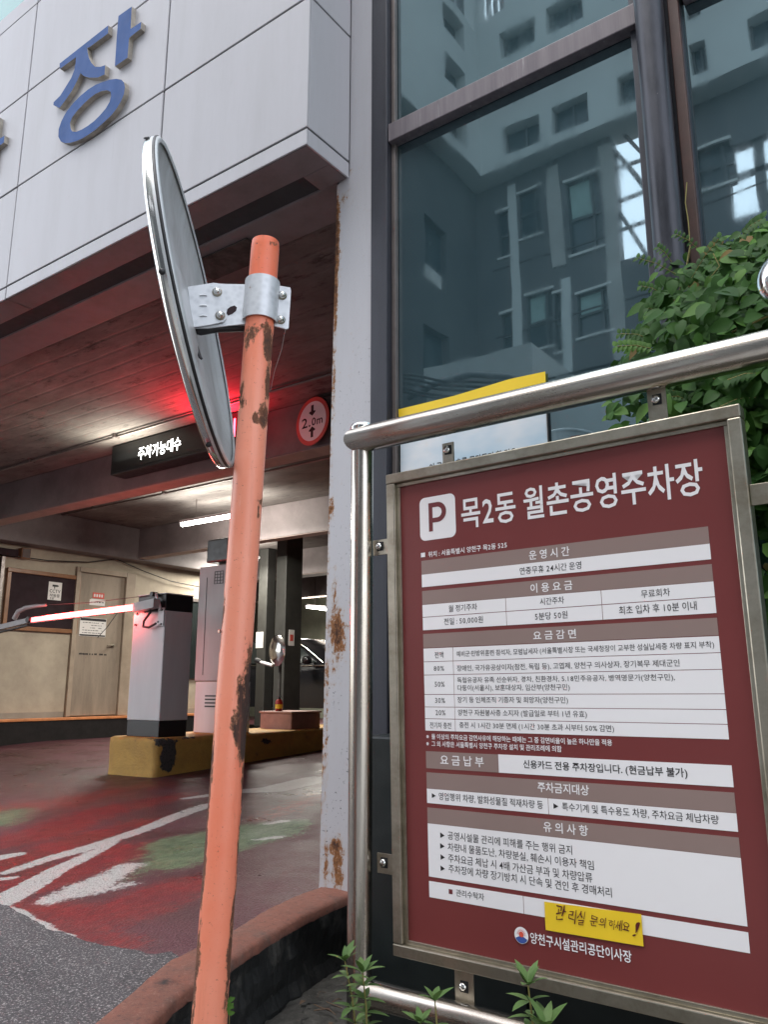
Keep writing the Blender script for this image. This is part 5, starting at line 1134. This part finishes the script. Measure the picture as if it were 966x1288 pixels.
def stems(b):
    for pts, r, yy in ((((868, 312), (866, 280), (862, 255), (864, 230)), .0018, 2.36), (((842, 420), (848, 385), (862, 345), (868, 312)), .003, 2.3), (((966, 398), (940, 410), (920, 418)), .0022, 1.95), (((870, 500), (880, 430), (905, 370)), .004, 2.25), (((930, 560), (925, 450), (940, 350)), .005, 2.3), (((1000, 900), (980, 700), (960, 480)), .008, 2.3), (((895, 315), (905, 335), (893, 350)), .0015, 2.1)):
        b.tube([onY(x, y, yy) for x, y in pts], r, 'stem_brown' if r > .0035 else 'stem', 6)
    b.tube([(-.35, 2.3, .08), (-.3, 2.3, 1.0), (-.25, 2.25, 1.9)], .012, 'stem_brown', 8); b.tube([(.1, 2.3, .08), (0, 2.3, 1.0), (-.1, 2.25, 1.7)], .012, 'stem_brown', 8)
P('stem', cr, stems)

# ================================================================ AZALEA SHOOTS IN THE PLANTER
azl = leaf_mesh('leaf', 'azalea', 1, .36, False, .25, 5)
def shoot(label, base_px, tip_px, Y, whorls, size, seed):
    r_ = random.Random(seed); b0 = onY(*base_px, Y); t0 = onY(*tip_px, Y)
    rt = root('azalea_shoot', (b0.x, Y, .09), label, 'shrub', 'azalea shoots in the planter')
    stempts = [Vector((b0.x+.01, Y, .09)), b0, (b0+t0)/2+Vector((.003, 0, 0)), t0-Vector((0, 0, size*.3))]
    P('stem', rt, lambda b: b.tube(stempts, [.0028, .0024, .002, .0014], 'stem', 6))
    for k in range(whorls):
        t = (k+.3)/(whorls-.7) if whorls > 1 else 1; c = b0+(stempts[-1]-b0)*min(1, t); top = k == whorls-1
        for j in range(7 if top else r_.randint(3, 5)):
            a = j*2.4+k*1.1+r_.uniform(-.3, .3); el = r_.uniform(.5, 1.15) if top else r_.uniform(.05, .55)
            d = Vector((math.cos(a)*math.cos(el), math.sin(a)*math.cos(el), math.sin(el))); s = size*r_.uniform(.75, 1.15); upv = Vector((0, 0, 1)); x = d.cross(upv).normalized(); n2 = x.cross(d).normalized()
            pos = c-Vector(rt.location); o = bpy.data.objects.new('leaf', azl); COL.objects.link(o); o.parent = rt
            o.matrix_local = Matrix(((x.x*s, d.x*s, n2.x*s, pos.x), (x.y*s, d.y*s, n2.y*s, pos.y), (x.z*s, d.z*s, n2.z*s, pos.z), (0, 0, 0, 1)))
shoot('leafy azalea shoot in front of the railing post', (450, 1312), (434, 1200), 1.55, 6, .046, 3)
shoot('second shoot leaning right at the foot of the railing post', (462, 1312), (456, 1214), 1.50, 6, .046, 8)
shoot('short azalea tip in front of the bottom rail left of centre', (549, 1330), (547, 1250), 1.45, 3, .040, 5)
shoot('upright azalea shoot in front of the lower board frame', (672, 1345), (664, 1228), 1.30, 6, .042, 9)
shoot('low azalea tip just right of the upright shoot', (690, 1380), (686, 1280), 1.28, 3, .046, 12)
shoot('low azalea tip at the foot of the bottom rail', (530, 1370), (529, 1278), 1.40, 3, .040, 21)
wd_ = onZ(283, 1262, .3)
def weed(b):
    for i in range(9):
        a = i*2.4; c = polepoint(1272)[0]+side*.038+tocam*.01+Vector((0, 0, .003*i)); d = (side*math.cos(a)*.6+Vector((0, 0, 1))*math.sin(a)+side*.5).normalized(); s = .014; n2 = tocam; x = d.cross(n2).normalized()
        mt4 = Matrix(((x.x*s, d.x*s, n2.x*s, c.x), (x.y*s, d.y*s, n2.y*s, c.y), (x.z*s, d.z*s, n2.z*s, c.z), (0, 0, 0, 1))); b.add([mt4 @ v for v in LV], LF, 'leaf_bright', True)
    b.tube([polepoint(1320)[0]+side*.045, polepoint(1268)[0]+side*.04], .001, 'stem', 4)
b = MB(); weed(b); b.build('small_weed', label='tiny bright green weed at the foot of the orange pole', category='weed')

# ================================================================ BUILDINGS ACROSS THE STREET (seen mirrored in the glass)
GYL = 2.45
def mir(px, py, Yv): p = onY(px, py, Yv); return Vector((p.x, 2*GYL-Yv, p.z))
def wall_grid(b, m, axis, plane, th, u0, u1, z0, z1, holes):
    us = sorted(set([u0, u1]+[h[0] for h in holes]+[h[1] for h in holes])); us = [u for u in us if u0 <= u <= u1]
    for a, c in zip(us, us[1:]):
        zs = [z0]; hs = sorted([h for h in holes if h[0] <= (a+c)/2 <= h[1]], key=lambda h: h[2]); z = z0
        segs = []
        for h in hs:
            if h[2] > z: segs.append((z, h[2]))
            z = max(z, h[3])
        if z < z1: segs.append((z, z1))
        for s0, s1 in segs:
            if axis == 'x': b.box((a, plane-th, s0), (c, plane, s1), m)
            else: b.box((plane-th, a, s0), (plane, c, s1), m)
ab = root('apartment_building', (-4, -12.1, 0), 'tall pale apartment building across the street mirrored in the teal glass', 'building')
YB = 2*GYL-17.0    # -12.1
sc = 17/14
win = []
for (x0, x1) in ((-6.94, -6.10), (-5.81, -5.0), (-4.36, -3.55), (-2.95, -2.66), (-1.9, -.9), (-.2, .7), (1.5, 2.4), (3.2, 4.1)):
    for k in range(6):
        z0 = (12.30-1)*sc+1+k*(1.24*sc)
        win.append((x0*sc, x1*sc, z0, z0+.68*sc))
ZB = (12.06-1)*sc+1
XB = -7.508*sc
P('upper_wall', ab, lambda b: wall_grid(b, 'stucco', 'x', YB, .4, XB, 14, ZB, ZB+9.5, [w for w in win if w[0] > XB+.95 or w[3] < 19.1]+[(XB+.1, XB+.85, 19.2, 20.9)]))
P('louvre', ab, lambda b: [b.box((XB+.1+.19*i, YB-.3, 19.1), (XB+.15+.19*i, YB-.1, 21.0), 'dark_clad') for i in range(1, 4)])
win = [w for w in win if w[0] > XB+.95 or w[3] < 19.1]
for w in win:
    f_ = P('window', ab, lambda b: b.box((w[0]-.02, YB-.34, w[2]-.02), (w[1]+.02, YB-.30, w[3]+.02), 'window_glass')); P('frame', f_, lambda b: (b.box((w[0], YB-.30, w[2]), (w[0]+.06, YB-.25, w[3]), 'dark_clad'), b.box(((w[0]+w[1])/2, YB-.30, w[2]), ((w[0]+w[1])/2+.05, YB-.25, w[3]), 'dark_clad'), b.box((w[0], YB-.30, w[2]), (w[1], YB-.25, w[2]+.06), 'sill')))
# left wing running towards the camera side
lwin = [(YB+.75, YB+1.75, ZB+.35+1.5*k, ZB+1.15+1.5*k) for k in range(5)]
sk1 = (XB+.1, XB+.85, 19.2, 20.9); sk2 = (YB+.1, YB+2.3, 18.9, 21.6)
lwin = [w for w in lwin if w[3] < 18.7]
P('wing_louvre', ab, lambda b: [b.box((XB-.3, YB+.1+.44*i, 18.8), (XB-.1, YB+.18+.44*i, 21.7), 'dark_clad') for i in range(1, 5)])
P('wing_wall', ab, lambda b: wall_grid(b, 'stucco', 'y', XB, .4, YB-.4, YB+4.9, ZB, ZB+9.5, lwin+[sk2]))
for w in lwin: P('window', ab, lambda b: b.box((XB-.34, w[0]-.02, w[2]-.02), (XB-.30, w[1]+.02, w[3]+.02), 'window_glass'))
# dark recessed lower storeys with windows, with an open gap where the sky shows
GX0, GX1 = -4.72*sc, -3.55*sc
low = []
for (x0, x1, zt, zb_) in ((-6.84, -6.32, 11.58, 10.5), (-5.75, -5.05, 11.4, 9.75), (-6.78, -6.2, 9.15, 7.9), (-5.66, -4.95, 8.8, 7.9), (-6.6, -6.0, 6.7, 5.4), (-5.5, -4.8, 6.7, 5.4), (-3.1, -2.5, 11.0, 10.2), (-7.35, -7.1, 11.3, 10.2), (-7.35, -7.1, 8.9, 7.9), (-6.15, -6.0, 9.0, 7.7), (-4.8, -4.74, 6.9, 6.0), (-3.1, -2.5, 8.6, 7.7)):
    low.append((x0*sc, x1*sc, (zb_-1)*sc+1, (zt-1)*sc+1))
gap = (GX0, GX1, (9.3-1)*sc+1, ZB+.01); gap2 = (-2.6*sc, -.6*sc, (9.4-1)*sc+1, (10.9-1)*sc+1)
YL = YB-.6
P('lower_wall', ab, lambda b: wall_grid(b, 'dark_clad', 'x', YL, .3, XB-.499, 14, 0, ZB, low+[gap, gap2]))
P('soffit', ab, lambda b: b.box((XB-.9, YL-.35, ZB+.001), (14, YB-.405, ZB+.12), 'stucco'))
for w in low:
    f_ = P('window', ab, lambda b: b.box((w[0]-.02, YL-.2, w[2]-.02), (w[1]+.02, YL-.16, w[3]+.02), 'window_glass')); P('sill', f_, lambda b: (b.box((w[0]-.05, YL-.01, w[3]), (w[1]+.05, YL+.06, w[3]+.07), 'sill'), b.box((w[0]-.05, YL-.01, w[2]-.06), (w[1]+.05, YL+.06, w[2]), 'sill'), b.box((w[0], YL-.15, (w[2]+w[3])/2), (w[1], YL-.10, (w[2]+w[3])/2+.05), 'dark_clad'), b.box((w[0]+(w[1]-w[0])*.7, YL-.15, w[2]), (w[0]+(w[1]-w[0])*.7+.05, YL-.10, w[3]), 'dark_clad')))
for i, (x, z0, z1) in enumerate(((-7.0, 8, 11.9), (-6.05, 9.6, 11.9), (-5.9, 7, 9.3), (-4.9, 6, 11.9), (-6.95, 4, 7.4))): P('wall_panel', ab, lambda b: b.box((x*sc-.12, YL+.001, (z0-1)*sc+1), (x*sc+.12+.1*(i % 2), YL+.04, (z1-1)*sc+1), 'concrete' if i % 2 else 'stucco'))
for w in low[1:4]: P('blind', ab, lambda b: b.box((w[0]+.04, YL-.155, w[2]+(w[3]-w[2])*.55), (w[1]-.25, YL-.14, w[3]-.03), 'curtain'))
for z in (5.6, 8.4, 9.9): P('joint_line', ab, lambda b: b.box((XB, YL+.001, (z-1)*sc+1), (14, YL+.02, (z-1)*sc+1.04), 'black'))
def lattice(b):
    for i in range(1, 4): z = gap[2]+(gap[3]-gap[2])*i/4; b.box((GX0, YL-.2, z), (GX1, YL-.1, z+.06), 'dark_clad')
    b.tube([(GX0, YL-.15, gap[3]-.3), (GX1, YL-.15, gap[2]+.2)], .07, 'dark_clad', 6); b.tube([(GX0+.3, YL-.15, gap[3]), (GX1+.1, YL-.15, gap[2]+1.2)], .05, 'dark_clad', 6); b.tube([(GX0-.1, YL-.15, gap[2]+1.6), (GX0+.6, YL-.15, gap[2])], .05, 'dark_clad', 6)
    for x in (gap2[0]+.55, gap2[0]+1.3, gap2[0]+1.9): b.box((x, YL-.2, gap2[2]), (x+.25, YL-.1, gap2[3]), 'dark_clad')
    b.box((gap2[0], YL-.2, (gap2[2]+gap2[3])/2+.1), (gap2[1], YL-.1, (gap2[2]+gap2[3])/2+.25), 'dark_clad')
P('lattice', ab, lattice)
P('wing_soffit', ab, lambda b: b.box((XB-.9, YB-.403, ZB+.001), (XB-.405, YB+4.9, ZB+.12), 'stucco'))
P('lower_wing_wall', ab, lambda b: wall_grid(b, 'dark_clad', 'y', XB-.5, .3, YL-.3, YB+4.9, 0, ZB, [(YB+1.0, YB+2.1, 1+2.9*k+1.0, 1+2.9*k+2.7) for k in range(4)]))
for k in range(4): P('window', ab, lambda b: (b.box((XB-.75, YB+1.0, 2.0+2.9*k), (XB-.70, YB+2.1, 3.7+2.9*k), 'window_glass'), b.box((XB-.70, YB+1.0, 2.0+2.9*k), (XB-.66, YB+2.1, 2.5+2.9*k), 'sill')))
for k in range(4): P('wall_panel', ab, lambda b: b.box((XB-.49, YB+3.2, 2.2+2.9*k), (XB-.47, YB+4.3, 3.9+2.9*k), 'concrete'))
lowb = root('low_building', (-8, -6, 0), 'low pale flat roofed building across the street mirrored at the bottom of the glass', 'building')
def lb2(b):
    a = mir(535, 490, 9); c = mir(668, 430, 9); b.box((a.x, c.y-3, .1), (c.x, c.y, c.z), 'concrete'); b.box((c.x+.02, c.y-4, .1), (c.x+2.0, c.y-.3, c.z*.86), 'stucco')
P('wall', lowb, lb2)
P('arch_trim', lowb, lambda b: b.tube([mir(x, y, 8.9) for x, y in ((515, 500), (545, 482), (590, 472), (640, 474), (670, 484))], .05, 'dark_clad', 6))
def wires(b):
    for i, (ya, yb) in enumerate(((470, 452), (475, 460), (481, 463), (488, 475), (492, 478))):
        A, B = mir(500, ya, 7.5), mir(850, yb-20, 7.5); A.z += 0; b.tube([A+(B-A)*t+Vector((0, 0, -.25*math.sin(math.pi*t))) for t in [k/10 for k in range(11)]], .016, 'black', 5)
b = MB(); wires(b); b.build('overhead_cables', label='black overhead cables sagging across the street in the reflection', category='cables')
